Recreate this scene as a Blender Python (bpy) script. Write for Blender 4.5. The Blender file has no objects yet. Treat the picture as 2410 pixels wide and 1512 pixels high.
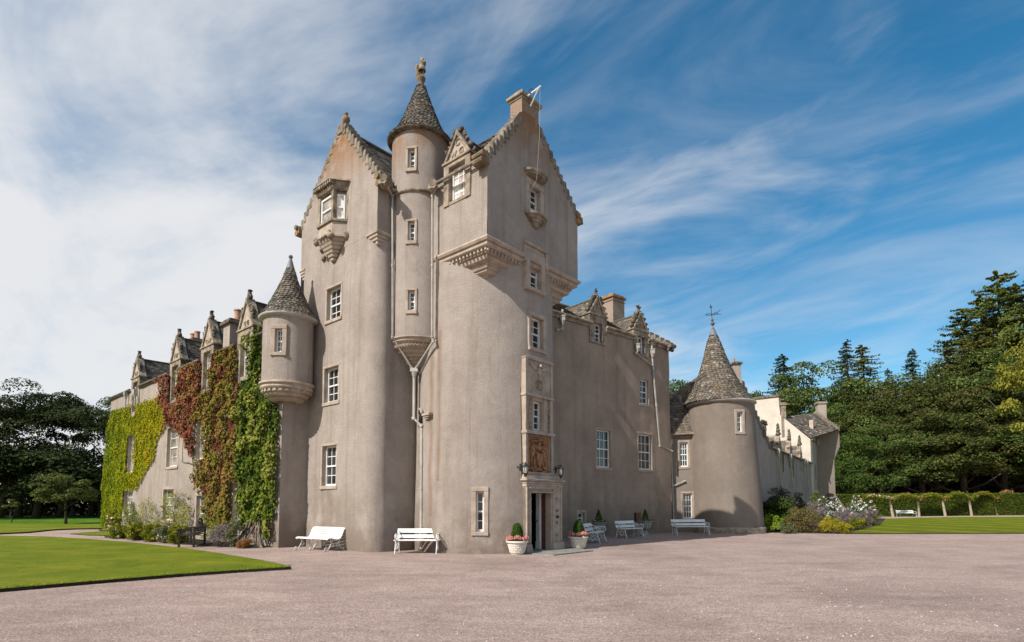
import bpy, bmesh, math, random
import numpy as np
from mathutils import Vector, Matrix, noise
R = math.radians
sc = bpy.context.scene
# ------------------------------------------------------------------ camera
PITCH = R(4.0)
FPX, CX0, CY0, CAMH = 1340.0, 1205.0, 1091.3, 1.65      # focal length and principal point in 2410 px wide units
cam_d = bpy.data.cameras.new("camera"); cam = bpy.data.objects.new("camera", cam_d)
sc.collection.objects.link(cam); sc.camera = cam
cam.location = (0, 0, CAMH); cam.rotation_euler = (R(90) + PITCH, 0, 0)
cam_d.sensor_width = 36; cam_d.lens = 36 * FPX / 2410
cam_d.shift_y = (CY0 - 756) / 2410
cam_d.clip_start = .1; cam_d.clip_end = 3000
# ------------------------------------------------------------------ sky and sun
SUN_H = Vector((-.735, -.678)).normalized(); SUN_EL = R(42)
w = bpy.data.worlds.new("World"); sc.world = w; w.use_nodes = True
nt = w.node_tree; N = nt.nodes; L = nt.links; N.clear()
def nd(t, **k):
    n = N.new(t)
    for a, b in k.items():
        if a.startswith('i_'): n.inputs[int(a[2:])].default_value = b
        else: setattr(n, a, b)
    return n
out = nd('ShaderNodeOutputWorld'); bg = nd('ShaderNodeBackground'); bg.inputs[1].default_value = .095
sky = nd('ShaderNodeTexSky'); sky.sky_type = 'NISHITA'; sky.sun_disc = False
sky.sun_elevation = SUN_EL; sky.sun_rotation = math.atan2(SUN_H.x, SUN_H.y)
sky.air_density = 1.0; sky.dust_density = .6; sky.ozone_density = 1.0
hs = nd('ShaderNodeHueSaturation'); hs.inputs['Hue'].default_value = .487; hs.inputs['Saturation'].default_value = 1.42; hs.inputs['Value'].default_value = 1.14
L.new(sky.outputs[0], hs.inputs['Color'])
tc = nd('ShaderNodeTexCoord'); sep = nd('ShaderNodeSeparateXYZ'); L.new(tc.outputs['Generated'], sep.inputs[0])
def mth(op, a, b=None, c=None, clamp=False):
    m = nd('ShaderNodeMath', operation=op); m.use_clamp = clamp
    for i, x in enumerate((a, b, c)):
        if x is None: continue
        if isinstance(x, (int, float)): m.inputs[i].default_value = x
        else: L.new(x, m.inputs[i])
    return m.outputs[0]
X, Y, Z = sep.outputs
dz = mth('ADD', mth('MAXIMUM', Z, 0.0), .16)
u_ = mth('DIVIDE', X, dz); v_ = mth('DIVIDE', Y, dz)
def cloud(rot, sx, sy, scale, det, off, dist=.6):
    cb = nd('ShaderNodeCombineXYZ')
    ca, sa = math.cos(rot), math.sin(rot)
    L.new(mth('MULTIPLY', mth('ADD', mth('MULTIPLY', u_, ca), mth('MULTIPLY', v_, sa)), sx), cb.inputs[0])
    L.new(mth('MULTIPLY', mth('ADD', mth('MULTIPLY', u_, -sa), mth('MULTIPLY', v_, ca)), sy), cb.inputs[1])
    cb.inputs[2].default_value = off
    n = nd('ShaderNodeTexNoise'); n.inputs['Scale'].default_value = scale; n.inputs['Detail'].default_value = det
    n.inputs['Roughness'].default_value = .58; n.inputs['Distortion'].default_value = dist
    L.new(cb.outputs[0], n.inputs['Vector']); return n.outputs['Fac']
big = cloud(R(-30), .6, 1.0, .7, 7, 3.1, .8)
fine = cloud(R(-40), .55, 1.1, 1.6, 10, 7.7, 1.6)
wisp = cloud(R(-44), .42, 1.2, 1.15, 12, 4.7, 2.2)
side = mth('MULTIPLY', X, -1.0)                          # the cloud bank fills the west side of the sky
bank = mth('ADD', mth('ADD', mth('MULTIPLY', side, .74), .20), mth('MULTIPLY', mth('SUBTRACT', big, .5), 2.6))
bank = mth('ADD', bank, mth('MULTIPLY', mth('SUBTRACT', fine, .5), 1.2))
mrb = nd('ShaderNodeMapRange'); mrb.interpolation_type = 'SMOOTHSTEP'
mrb.inputs[1].default_value = -.34; mrb.inputs[2].default_value = .66; L.new(bank, mrb.inputs[0])
mrw = nd('ShaderNodeMapRange'); mrw.interpolation_type = 'SMOOTHSTEP'
mrw.inputs[1].default_value = .42; mrw.inputs[2].default_value = .86; mrw.inputs[4].default_value = .32; L.new(wisp, mrw.inputs[0])
lowc = nd('ShaderNodeMapRange'); lowc.inputs[1].default_value = 0.0; lowc.inputs[2].default_value = .5
lowc.inputs[3].default_value = .5; lowc.inputs[4].default_value = .05; L.new(Z, lowc.inputs[0])
cov = mth('MAXIMUM', mth('MULTIPLY', mrb.outputs[0], .93), mth('ADD', mth('MULTIPLY', mrw.outputs[0], .9), mth('MULTIPLY', lowc.outputs[0], mrw.outputs[0])), clamp=True)
mixc = nd('ShaderNodeMix', data_type='RGBA')
L.new(cov, mixc.inputs[0]); L.new(hs.outputs[0], mixc.inputs[6]); mixc.inputs[7].default_value = (6.9, 6.9, 7.0, 1)
L.new(mixc.outputs[2], bg.inputs[0]); L.new(bg.outputs[0], out.inputs[0])
sun_d = bpy.data.lights.new("sun", 'SUN'); sun_d.energy = 4.6; sun_d.angle = R(.5); sun_d.color = (1, .955, .885)
sun = bpy.data.objects.new("sun", sun_d); sc.collection.objects.link(sun)
sdir = Vector((SUN_H.x * math.cos(SUN_EL), SUN_H.y * math.cos(SUN_EL), math.sin(SUN_EL)))
sun.rotation_euler = sdir.to_track_quat('Z', 'Y').to_euler()
sc.view_settings.view_transform = 'Standard'; sc.view_settings.look = 'None'; sc.view_settings.exposure = 0.37; sc.view_settings.gamma = 1
sc.render.engine = 'CYCLES'; sc.cycles.max_bounces = 6; sc.cycles.transparent_max_bounces = 6

# ------------------------------------------------------------------ measuring helpers (photo position -> place on a surface)
cp, sp = math.cos(PITCH), math.sin(PITCH)
def ray(x, y):
    a = (x - CX0) / FPX; v = -(y - CY0) / FPX
    return Vector((a, cp - sp * v, sp + cp * v))
def G(x, y, z=0.0):
    r = ray(x, y); t = (z - CAMH) / r.z; return Vector((r.x * t, r.y * t, z))
def RY(x, y, depth):
    r = ray(x, y); t = depth / r.y; return Vector((r.x * t, depth, CAMH + r.z * t))
ZV = Vector((0, 0, 1))
class Pl:                                                # an upright plane: s along it, z up, depth inward
    def __init__(s, p, d, off=0.0):
        s.d = Vector((d[0], d[1], 0)).normalized(); n = Vector((s.d.y, -s.d.x, 0))
        p = Vector((p[0], p[1], 0)); s.n = n if n.dot(p) < 0 else -n; s.p = p + s.n * off
    def f(s, a, z, dep=0.0): return s.p + s.d * a + ZV * z - s.n * dep
    def at(s, x, y):
        r = ray(x, y); t = s.p.dot(s.n) / r.dot(s.n); q = Vector((0, 0, CAMH)) + r * t
        return (q - s.p).dot(s.d), q.z
    def frame(s, a, z=0.0, zref=None): return Fr(s.f(a, z), s.d, s.n)
class Cy:                                                # an upright drum: s is the angle
    def __init__(s, c, r, lean=0.0, batter=0.0):
        s.c = Vector((c[0], c[1], 0)); s.r = r; s.lean = lean; s.b = batter
    def cen(s, z): return s.c + Vector((-s.lean * z, 0, 0))
    def rad(s, z): return s.r + s.b * max(0, 1 - z / 8.0)
    def f(s, a, z, dep=0.0):
        q = s.cen(z); rr = s.rad(z) - dep; return Vector((q.x + rr * math.cos(a), q.y + rr * math.sin(a), z))
    def at(s, x, y):
        r = ray(x, y); z = 5.0
        for _ in range(6):
            q = s.cen(z); R_ = s.rad(z); A = r.x ** 2 + r.y ** 2; B = -2 * (r.x * q.x + r.y * q.y); C = q.x ** 2 + q.y ** 2 - R_ ** 2
            D = max(B * B - 4 * A * C, 0); t = (-B - math.sqrt(D)) / (2 * A); z = CAMH + r.z * t
        return math.atan2(r.y * t - q.y, r.x * t - q.x), z
    def frame(s, a, z=0.0, zref=None):
        n = Vector((math.cos(a), math.sin(a), 0)); o_ = s.f(a, z if zref is None else zref); o_.z = z; return Fr(o_, Vector((-n.y, n.x, 0)), n)
class Fr:                                                # local frame: x along, y outward, z up
    def __init__(s, o, d, n): s.o, s.d, s.n = Vector(o), Vector(d), Vector(n)
    def p(s, x, y, z): return s.o + s.d * x + s.n * y + ZV * z
IDF = Fr((0, 0, 0), (1, 0, 0), (0, -1, 0))               # for things modelled round their own origin: x along, y outward = front (-Y)

# ------------------------------------------------------------------ mesh helpers
coll = sc.collection
ORG = {}
class MB:
    def __init__(s): s.v = []; s.f = []; s.t = []
    def add(s, vs, fs, t=None):
        k = len(s.v); s.v.extend([tuple(x) for x in vs])
        for f in fs: s.f.append(tuple(i + k for i in f)); s.t.append(t if t is not None else .5)
    def quad(s, a, b, c, d, t=None): s.add((a, b, c, d), ((0, 1, 2, 3),), t)
    def hexa(s, P, t=None): s.add(P, ((0, 3, 2, 1), (4, 5, 6, 7), (0, 1, 5, 4), (1, 2, 6, 5), (2, 3, 7, 6), (3, 0, 4, 7)), t)
    def box(s, fr, x0, x1, z0, z1, y0, y1, t=None, taper=0.0):
        P = [fr.p(x0, y0, z0), fr.p(x1, y0, z0), fr.p(x1, y1, z0), fr.p(x0, y1, z0)]
        a = taper; P += [fr.p(x0 + a, y0 + a, z1), fr.p(x1 - a, y0 + a, z1), fr.p(x1 - a, y1 - a, z1), fr.p(x0 + a, y1 - a, z1)]
        s.hexa(P, t)
    def prism(s, fr, pts, y0, y1, t=None):               # polygon (x,z) given thickness y0..y1
        n = len(pts); vs = [fr.p(x, y0, z) for x, z in pts] + [fr.p(x, y1, z) for x, z in pts]
        fs = [tuple(range(n))[::-1], tuple(range(n, 2 * n))] + [(i, (i + 1) % n, n + (i + 1) % n, n + i) for i in range(n)]
        s.add(vs, fs, t)
    def flat(s, pts, z0, z1, t=None):                    # polygon on the ground with sides
        n = len(pts); vs = [(p[0], p[1], z0) for p in pts] + [(p[0], p[1], z1) for p in pts]
        s.add(vs, [tuple(range(n, 2 * n))] + [(i, (i + 1) % n, n + (i + 1) % n, n + i) for i in range(n)], t)
    def tube(s, pts, r, seg=8, t=None, caps=True):
        pts = [Vector(p) for p in pts]; n = len(pts); rr = r if isinstance(r, (list, tuple)) else [r] * n
        vs = []; up = None
        for i, p in enumerate(pts):
            a = pts[max(i - 1, 0)]; b = pts[min(i + 1, n - 1)]; tg = (b - a)
            tg = tg.normalized() if tg.length > 1e-9 else Vector((0, 0, 1))
            if up is None: up = Vector((0, 0, 1)) if abs(tg.z) < .9 else Vector((1, 0, 0))
            sd = tg.cross(up).normalized(); up = sd.cross(tg).normalized()
            for k in range(seg):
                an = 2 * math.pi * k / seg; vs.append(p + sd * (math.cos(an) * rr[i]) + up * (math.sin(an) * rr[i]))
        fs = [(i * seg + k, i * seg + (k + 1) % seg, (i + 1) * seg + (k + 1) % seg, (i + 1) * seg + k) for i in range(n - 1) for k in range(seg)]
        if caps: fs += [tuple(range(seg))[::-1], tuple(range((n - 1) * seg, n * seg))]
        s.add(vs, fs, t)
    def lathe(s, c, prof, seg=32, a0=0.0, a1=2 * math.pi, t=None, lean=0.0):  # prof: (r,z)
        full = abs(a1 - a0 - 2 * math.pi) < 1e-6; m = seg if full else seg + 1; vs = []
        for r_, z in prof:
            for k in range(m):
                an = a0 + (a1 - a0) * k / seg; vs.append((c[0] - lean * z + r_ * math.cos(an), c[1] + r_ * math.sin(an), c[2] + z if len(c) > 2 else z))
        fs = []
        for i in range(len(prof) - 1):
            for k in range(seg):
                k2 = (k + 1) % m; fs.append((i * m + k, i * m + k2, (i + 1) * m + k2, (i + 1) * m + k))
        s.add(vs, fs, t)
    def blob(s, c, rx, ry=None, rz=None, seed=0, rough=.25, sub=2, t=None, freq=2.5):
        bm = bmesh.new(); bmesh.ops.create_icosphere(bm, subdivisions=sub, radius=1)
        ry = ry or rx; rz = rz or rx; c = Vector(c); o = Vector((seed * 3.7, seed * 1.3, seed * 5.1))
        vs = []
        for v in bm.verts:
            k = 1 + rough * noise.noise(v.co * freq + o) * 1.6; vs.append((c.x + v.co.x * rx * k, c.y + v.co.y * ry * k, c.z + v.co.z * rz * k))
        fs = [tuple(v.index for v in f.verts) for f in bm.faces]; bm.free(); s.add(vs, fs, t)
    def build(s, name, mat, parent=None, smooth=False, bevel=0.0, auto=None):
        me = bpy.data.meshes.new(name); o0 = ORG.get(parent.name, Vector((0, 0, 0))) if parent else ORG.get(None, Vector((0, 0, 0)))
        me.from_pydata([(v[0] - o0.x, v[1] - o0.y, v[2] - o0.z) for v in s.v], [], s.f)
        at = me.attributes.new('tint', 'FLOAT', 'FACE'); at.data.foreach_set('value', s.t)
        me.materials.append(mat)
        if smooth: me.polygons.foreach_set('use_smooth', [True] * len(me.polygons))
        bm = bmesh.new(); bm.from_mesh(me)
        if smooth: bmesh.ops.remove_doubles(bm, verts=bm.verts, dist=1e-4)
        bmesh.ops.recalc_face_normals(bm, faces=bm.faces)
        if smooth and auto:
            for e in bm.edges:
                if len(e.link_faces) == 2 and e.calc_face_angle(0) > auto: e.smooth = False
        bm.to_mesh(me); bm.free()
        o = bpy.data.objects.new(name, me); coll.objects.link(o)
        if bevel:
            m = o.modifiers.new('bevel', 'BEVEL'); m.width = bevel; m.segments = 1; m.limit_method = 'ANGLE'
        if parent: o.parent = parent; ORG[o.name] = o0
        else: ORG[o.name] = Vector((0, 0, 0))
        return o
def tag(o, label=None, cat=None, group=None, kind=None):
    if label: o['label'] = label
    if cat: o['category'] = cat
    if group: o['group'] = group
    if kind: o['kind'] = kind
    return o
def thing(name, label, cat, loc=(0, 0, 0), rz=0.0, group=None):
    o = bpy.data.objects.new(name, None); coll.objects.link(o); o.location = loc; o.rotation_euler = (0, 0, rz)
    o.empty_display_size = .3
    ORG[o.name] = Vector(loc) if rz == 0.0 and Vector(loc).length > 0 else Vector((0, 0, 0))
    return tag(o, label, cat, group)
def local(name, label, cat, loc, rz=0.0, group=None, scale=1.0):  # a thing whose parts are modelled round its own origin
    o = thing(name, label, cat, (0, 0, 0), 0, group); o.location = loc; o.rotation_euler = (0, 0, rz); o.scale = (scale,) * 3
    ORG[o.name] = Vector((0, 0, 0)); return o
def copy_tree(o, parent=None, loc=None, rz=None, label=None, scale=None):
    c = o.copy(); coll.objects.link(c)
    if parent is not None: c.parent = parent
    if loc is not None: c.location = loc
    if rz is not None: c.rotation_euler = (0, 0, rz)
    if scale is not None: c.scale = scale if hasattr(scale, '__len__') else (scale,) * 3
    if label: c['label'] = label
    for ch in list(o.children): copy_tree(ch, c)
    return c

# ------------------------------------------------------------------ materials
def mat(name, rough=.8, spec=.3):
    m = bpy.data.materials.new(name); m.use_nodes = True; nt = m.node_tree
    b = nt.nodes['Principled BSDF']; b.inputs['Roughness'].default_value = rough; b.inputs['Specular IOR Level'].default_value = spec
    return m, nt, b
class NT:
    def __init__(s, nt): s.nt = nt
    def n(s, t, **k):
        n = s.nt.nodes.new(t)
        for a, b in k.items(): setattr(n, a, b)
        return n
    def l(s, a, b): s.nt.links.new(a, b)
    def m(s, op, a, b=None, clamp=False):
        n = s.n('ShaderNodeMath', operation=op); n.use_clamp = clamp
        for i, x in enumerate((a, b)):
            if x is None: continue
            if isinstance(x, (int, float)): n.inputs[i].default_value = x
            else: s.l(x, n.inputs[i])
        return n.outputs[0]
    def pos(s, sx=1, sy=1, sz=1, obj=False):
        c = s.n('ShaderNodeTexCoord') if obj else s.n('ShaderNodeNewGeometry')
        mp = s.n('ShaderNodeMapping'); mp.inputs['Scale'].default_value = (sx, sy, sz)
        s.l(c.outputs['Object' if obj else 'Position'], mp.inputs['Vector']); return mp.outputs[0]
    def noise(s, v, scale, det=4, rough=.55, dist=0.0):
        n = s.n('ShaderNodeTexNoise'); n.inputs['Scale'].default_value = scale; n.inputs['Detail'].default_value = det
        n.inputs['Roughness'].default_value = rough; n.inputs['Distortion'].default_value = dist; s.l(v, n.inputs['Vector']); return n.outputs['Fac']
    def ramp(s, f, pts, interp='LINEAR'):
        r = s.n('ShaderNodeValToRGB'); r.color_ramp.interpolation = interp; e = r.color_ramp.elements
        while len(e) < len(pts): e.new(.5)
        for i, (p, c) in enumerate(pts): e[i].position = p; e[i].color = (c if hasattr(c, '__len__') else (c, c, c)) [:3] + (1,) if hasattr(c, '__len__') else (c, c, c, 1)
        s.l(f, r.inputs[0]); return r.outputs[0]
    def mix(s, f, a, b, mode='MIX'):
        n = s.n('ShaderNodeMix', data_type='RGBA', blend_type=mode)
        for i, x in ((0, f), (6, a), (7, b)):
            if isinstance(x, (int, float)): n.inputs[i].default_value = x
            elif isinstance(x, tuple): n.inputs[i].default_value = x + (1,)
            else: s.l(x, n.inputs[i])
        return n.outputs[2]
    def bump(s, h, st, dist, b, prev=None):
        n = s.n('ShaderNodeBump'); n.inputs['Strength'].default_value = st; n.inputs['Distance'].default_value = dist
        s.l(h, n.inputs['Height'])
        if prev: s.l(prev, n.inputs['Normal'])
        s.l(n.outputs[0], b.inputs['Normal']); return n.outputs[0]
RUNS = []                                                # rusty water runs on the harling: x, y, z low, z high, half width
def m_harl(name, base, dark, lich=1.0, damp=1.0):
    m, nt, b = mat(name, .95, .1); q = NT(nt); p = q.pos(); g = q.n('ShaderNodeNewGeometry'); sx = q.n('ShaderNodeSeparateXYZ'); q.l(g.outputs['Position'], sx.inputs[0]); z = sx.outputs[2]
    c = q.ramp(q.noise(p, .55, 5, .6), [(.32, dark), (.62, base)])
    c = q.mix(q.m('MULTIPLY', q.noise(p, 34, 3, .7), .5), c, tuple(x * .62 for x in base))
    st = q.noise(q.pos(2.2, 2.2, .16), 1.0, 5, .6, .3)                     # rain streaks
    c = q.mix(q.m('MULTIPLY', q.ramp(st, [(.51, 0.0), (.70, 1.0)]), .45), c, (.21, .155, .12))
    st3 = q.noise(q.pos(4.5, 4.5, .06), 1.3, 5, .7, .5)
    c = q.mix(q.m('MULTIPLY', q.ramp(st3, [(.575, 0.0), (.66, 1.0)]), .42), c, (.24, .18, .14))
    c = q.mix(1.0, c, q.ramp(q.noise(p, 2.6, 8, .75, .4), [(.34, (.90, .895, .885)), (.62, (1.04, 1.04, 1.04))]), 'MULTIPLY')
    st2 = q.noise(p, .9, 6, .65)
    mr = q.n('ShaderNodeMapRange'); mr.inputs[1].default_value = 13.3; mr.inputs[2].default_value = 15.4; q.l(z, mr.inputs[0])
    lf = q.m('MULTIPLY', q.ramp(q.m('ADD', q.m('MULTIPLY', st2, .7), q.m('MULTIPLY', q.noise(q.pos(3, 3, .35), .8, 5, .6), .35)), [(.40, 0.0), (.50, 1.0)]), mr.outputs[0])
    c = q.mix(q.m('MULTIPLY', lf, .85 * lich), c, (.27, .125, .042))
    md = q.n('ShaderNodeMapRange'); md.inputs[1].default_value = 3.2; md.inputs[2].default_value = .2; q.l(z, md.inputs[0])
    df = q.m('MULTIPLY', q.ramp(q.m('ADD', q.noise(p, .8, 6, .65), q.m('MULTIPLY', md.outputs[0], .16)), [(.50, 0.0), (.68, 1.0)]), md.outputs[0])
    c = q.mix(q.m('MULTIPLY', df, .8 * damp), c, (.20, .155, .12))
    for (rx, ry, za, zb, hw) in RUNS:
        wb = q.m('MULTIPLY', q.m('SUBTRACT', q.noise(q.pos(.6, .6, .9), 1.0, 4), .5), .22)
        d_ = q.m('ADD', q.m('ABSOLUTE', q.m('ADD', q.m('SUBTRACT', sx.outputs[0], rx), wb)), q.m('MULTIPLY', q.m('ABSOLUTE', q.m('SUBTRACT', sx.outputs[1], ry)), .12))
        f_ = q.m('MULTIPLY', q.m('SUBTRACT', 1.0, q.m('DIVIDE', d_, hw), True), q.m('MULTIPLY', q.m('GREATER_THAN', z, za), q.m('LESS_THAN', z, zb)))
        c = q.mix(q.m('MULTIPLY', f_, q.m('ADD', .25, q.noise(q.pos(3, 3, 1.5), 1.0, 4)), True), c, (.25, .155, .10))
    q.l(c, b.inputs['Base Color'])
    n1 = q.bump(q.noise(p, 24, 4, .8), .9, .05, b); q.bump(q.noise(p, 2.5, 4, .6), .22, .05, b, n1)
    return m
M = {}
RUNS[:] = [(-2.78, 19.6, 1.2, 6.9, .13), (-2.48, 19.35, 2.4, 7.6, .11)]
M['harl'] = m_harl('harled_wall', (.445, .38, .333), (.345, .288, .248))
RUNS[:] = []
M['harl_c'] = m_harl('harled_chimney', (.42, .34, .28), (.33, .26, .21), .45)
M['harl_b'] = m_harl('harled_wall_brown', (.41, .318, .25), (.30, .23, .18), 0.0)
M['harl_t'] = m_harl('harled_wall_dimmed', (.285, .24, .20), (.225, .19, .16), 0.0)  # darker copy of the wall colour, standing in for weaker light
def simple(name, c1, c2, scale, rough=.8, bump=.3, bscale=None, bdist=.01, spec=.3, obj=False, det=4):
    m, nt, b = mat(name, rough, spec); q = NT(nt); p = q.pos(obj=obj)
    q.l(q.ramp(q.noise(p, scale, det, .6), [(.35, c1), (.65, c2)]), b.inputs['Base Color'])
    if bump: q.bump(q.noise(p, bscale or scale * 3, 4, .65), bump, bdist, b)
    return m
M['white_wash'] = simple('lime_wash', (.48, .425, .355), (.58, .52, .44), 1.2, .9, .5, 14, .03)
M['stone'] = simple('dressed_sandstone', (.30, .235, .185), (.425, .345, .28), 3.0, .85, .4, 30, .01)
M['stone_b'] = simple('brown_window_margin', (.27, .21, .165), (.40, .31, .24), 3.0, .85, .3, 30, .01)
M['stone_g'] = simple('weathered_stone', (.13, .105, .08), (.36, .29, .215), 3.5, .9, .8, 18, .03)
M['stone_d'] = simple('dark_carved_stone', (.05, .042, .034), (.22, .18, .135), 6, .95, 1.0, 22, .04)
M['stone_l'] = simple('lichened_stone', (.12, .10, .07), (.33, .20, .09), 2.6, .95, .9, 20, .03)
M['step'] = simple('crow_step_stone', (.09, .076, .06), (.30, .25, .19), 4.5, .95, 1.0, 20, .03, det=7)
M['arms'] = simple('red_carved_stone', (.17, .075, .035), (.37, .20, .11), 7, .8, .6, 40, .01)
M['ochre'] = simple('ochre_ground', (.26, .13, .05), (.34, .18, .07), 3, .8, .2)
M['paint'] = simple('white_paint', (.62, .62, .60), (.76, .76, .74), 2, .4, .05)
M['pipe'] = simple('grey_pipe_paint', (.30, .285, .255), (.42, .395, .35), 2.5, .5, .1)
M['lead'] = simple('lead', (.10, .10, .11), (.19, .19, .20), 4, .5, .2)
M['iron'] = simple('black_iron', (.015, .015, .017), (.03, .03, .03), 10, .45, .1)
M['rope'] = simple('rope', (.35, .33, .30), (.5, .48, .44), 10, .8, .1)
M['blackwood'] = simple('black_stained_wood', (.012, .009, .008), (.035, .028, .024), 10, .55, .3, obj=True)
M['door'] = simple('brown_door', (.09, .03, .018), (.14, .05, .03), 8, .45, .1)
M['dark'] = simple('painted_darkness', (.010, .009, .008), (.018, .016, .014), 2, .9, 0)  # near-black colour stands in for unlit depth inside openings
M['int_wall'] = simple('inner_wall', (.35, .31, .28), (.42, .38, .33), 2, .9, 0)
M['clay'] = simple('terracotta', (.34, .17, .11), (.46, .26, .19), 8, .8, .2)
M['slab'] = simple('flagstone', (.17, .155, .135), (.27, .25, .215), 3, .85, .3)
M['soil'] = simple('soil', (.018, .012, .008), (.05, .034, .022), 12, 1, .8, 30, .03)
M['bark'] = simple('bark', (.035, .026, .018), (.10, .075, .05), 6, .95, .8, 20, .05)
M['post'] = simple('weathered_post', (.28, .22, .16), (.44, .36, .27), 6, .9, .4)
M['plinth'] = simple('rubble_plinth', (.20, .155, .12), (.38, .31, .25), 4, .95, 1.0, 8, .08, det=7)
def m_slate(name, cols, lichen=.4):
    m, nt, b = mat(name, .8, .25); q = NT(nt); a = q.n('ShaderNodeAttribute', attribute_name='tint')
    c = q.ramp(a.outputs['Fac'], [(0, cols[0]), (.4, cols[1]), (.75, cols[2]), (1, cols[3])])
    p = q.pos(); c = q.mix(q.m('MULTIPLY', q.ramp(q.noise(p, 7, 6, .7), [(.52, 0.0), (.66, 1.0)]), lichen), c, (.50, .46, .38))
    c = q.mix(q.m('MULTIPLY', q.ramp(q.noise(p, 1.1, 6, .7), [(.52, 0.0), (.70, 1.0)]), .7 * lichen), c, (.36, .22, .09))
    c = q.mix(q.m('MULTIPLY', q.noise(p, 30, 3), .5), c, (.03, .026, .022))
    q.l(c, b.inputs['Base Color']); q.bump(q.noise(p, 30, 4, .7), .7, .015, b); return m
M['slate'] = m_slate('slate_roof', [(.055, .045, .038), (.10, .084, .068), (.17, .142, .112), (.30, .26, .21)])
M['slate_d'] = m_slate('dark_slate_roof', [(.035, .03, .026), (.07, .058, .048), (.12, .10, .082), (.20, .165, .13)], .28)
M['slate_l'] = m_slate('lichened_slate_roof', [(.06, .048, .038), (.12, .098, .076), (.19, .16, .125), (.36, .32, .27)], .42)
def m_glass(name, col, rough=.04):
    m, nt, b = mat(name, rough, .6); b.inputs['Coat Weight'].default_value = .5
    q = NT(nt); q.l(q.ramp(q.noise(q.pos(1, 1, .8), 1.6, 3, .6), [(.38, tuple(c * .6 for c in col)), (.66, tuple(min(1, c * 2.2 + .02) for c in col))]), b.inputs['Base Color']); q.bump(q.noise(q.pos(), 2.2, 2), .12, .02, b); return m  # blotchy pane colour stands in for uneven reflections
M['glass'] = m_glass('window_glass', (.012, .011, .010)); M['pale_pane'] = m_glass('pale_pink_glass', (.52, .41, .36), .25)  # second one is a paler, pinkish pane colour
M['net'] = m_glass('glass_over_net_curtain', (.20, .17, .14), .12)
M['lantern_glass'] = m_glass('lantern_glass', (.35, .34, .31), .1)
def m_gravel():
    m, nt, b = mat('gravel', .95, .15); q = NT(nt); p = q.pos()
    v = q.n('ShaderNodeTexVoronoi'); v.inputs['Scale'].default_value = 62; q.l(p, v.inputs['Vector'])
    sc_ = q.n('ShaderNodeSeparateColor'); q.l(v.outputs['Color'], sc_.inputs[0])
    c = q.ramp(sc_.outputs[0], [(0, (.245, .178, .156)), (.3, (.345, .257, .226)), (.65, (.44, .337, .30)), (1, (.58, .48, .43))])
    big = q.ramp(q.noise(p, .35, 6, .6, .4), [(.34, (.80, .78, .76)), (.50, (.98, .96, .95)), (.66, (1.08, 1.06, 1.04))])
    c = q.mix(1.0, c, big, 'MULTIPLY')
    tr = q.ramp(q.noise(q.pos(.5, 1.2, 1), 1.6, 8, .75, .6), [(.40, (.80, .78, .77)), (.60, (1.04, 1.04, 1.04))])
    c = q.mix(.8, c, tr, 'MULTIPLY'); q.l(c, b.inputs['Base Color'])
    n1 = q.bump(v.outputs['Distance'], .8, .015, b); n1 = q.bump(q.noise(p, 18, 5, .8), .7, .035, b, n1); q.bump(q.noise(q.pos(1, 1.3, 1), 3.2, 6, .8), .55, .10, b, n1); return m
M['gravel'] = m_gravel()
def m_grass(name, c1, c2, c3, stripe=None, far=False):
    m, nt, b = mat(name, .9, .1); q = NT(nt); p = q.pos()
    c = q.ramp(q.noise(p, .55, 7, .72, .6), [(.34, c1), (.52, c2), (.68, c3)])
    c = q.mix(q.m('MULTIPLY', q.noise(p, 26 if not far else 8, 4, .8), .55), c, tuple(x * .35 for x in c1))
    if stripe:
        g = q.n('ShaderNodeNewGeometry'); sx = q.n('ShaderNodeSeparateXYZ'); q.l(g.outputs['Position'], sx.inputs[0])
        ph = q.m('ADD', q.m('MULTIPLY', sx.outputs[0], stripe[0]), q.m('MULTIPLY', sx.outputs[1], stripe[1]))
        ph = q.m('ADD', ph, q.m('MULTIPLY', q.noise(p, .25, 2), 1.2))
        f = q.ramp(q.m('SINE', ph), [(.0, 1.0), (.4, 1.0), (.6, 0.0)])
        c = q.mix(q.m('MULTIPLY', f, stripe[2]), c, tuple(x * .62 for x in c1))
    q.l(c, b.inputs['Base Color']); n1 = q.bump(q.noise(p, 40, 3, .8), .9, .04, b); q.bump(q.noise(p, 3, 4, .7), .5, .08, b, n1); return m
M['lawn'] = m_grass('lawn_grass', (.115, .16, .008), (.185, .22, .012), (.28, .27, .025), (.9, 3.4, .16))
M['lawn_s'] = m_grass('striped_lawn_grass', (.12, .155, .006), (.20, .225, .012), (.28, .28, .025), (1.45, .25, .62), True)
M['meadow'] = m_grass('rough_grass', (.05, .13, .008), (.09, .20, .014), (.16, .26, .03), None, True)
M['under'] = simple('woodland_floor', (.012, .014, .006), (.03, .032, .014), .8, 1, .3)
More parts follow.
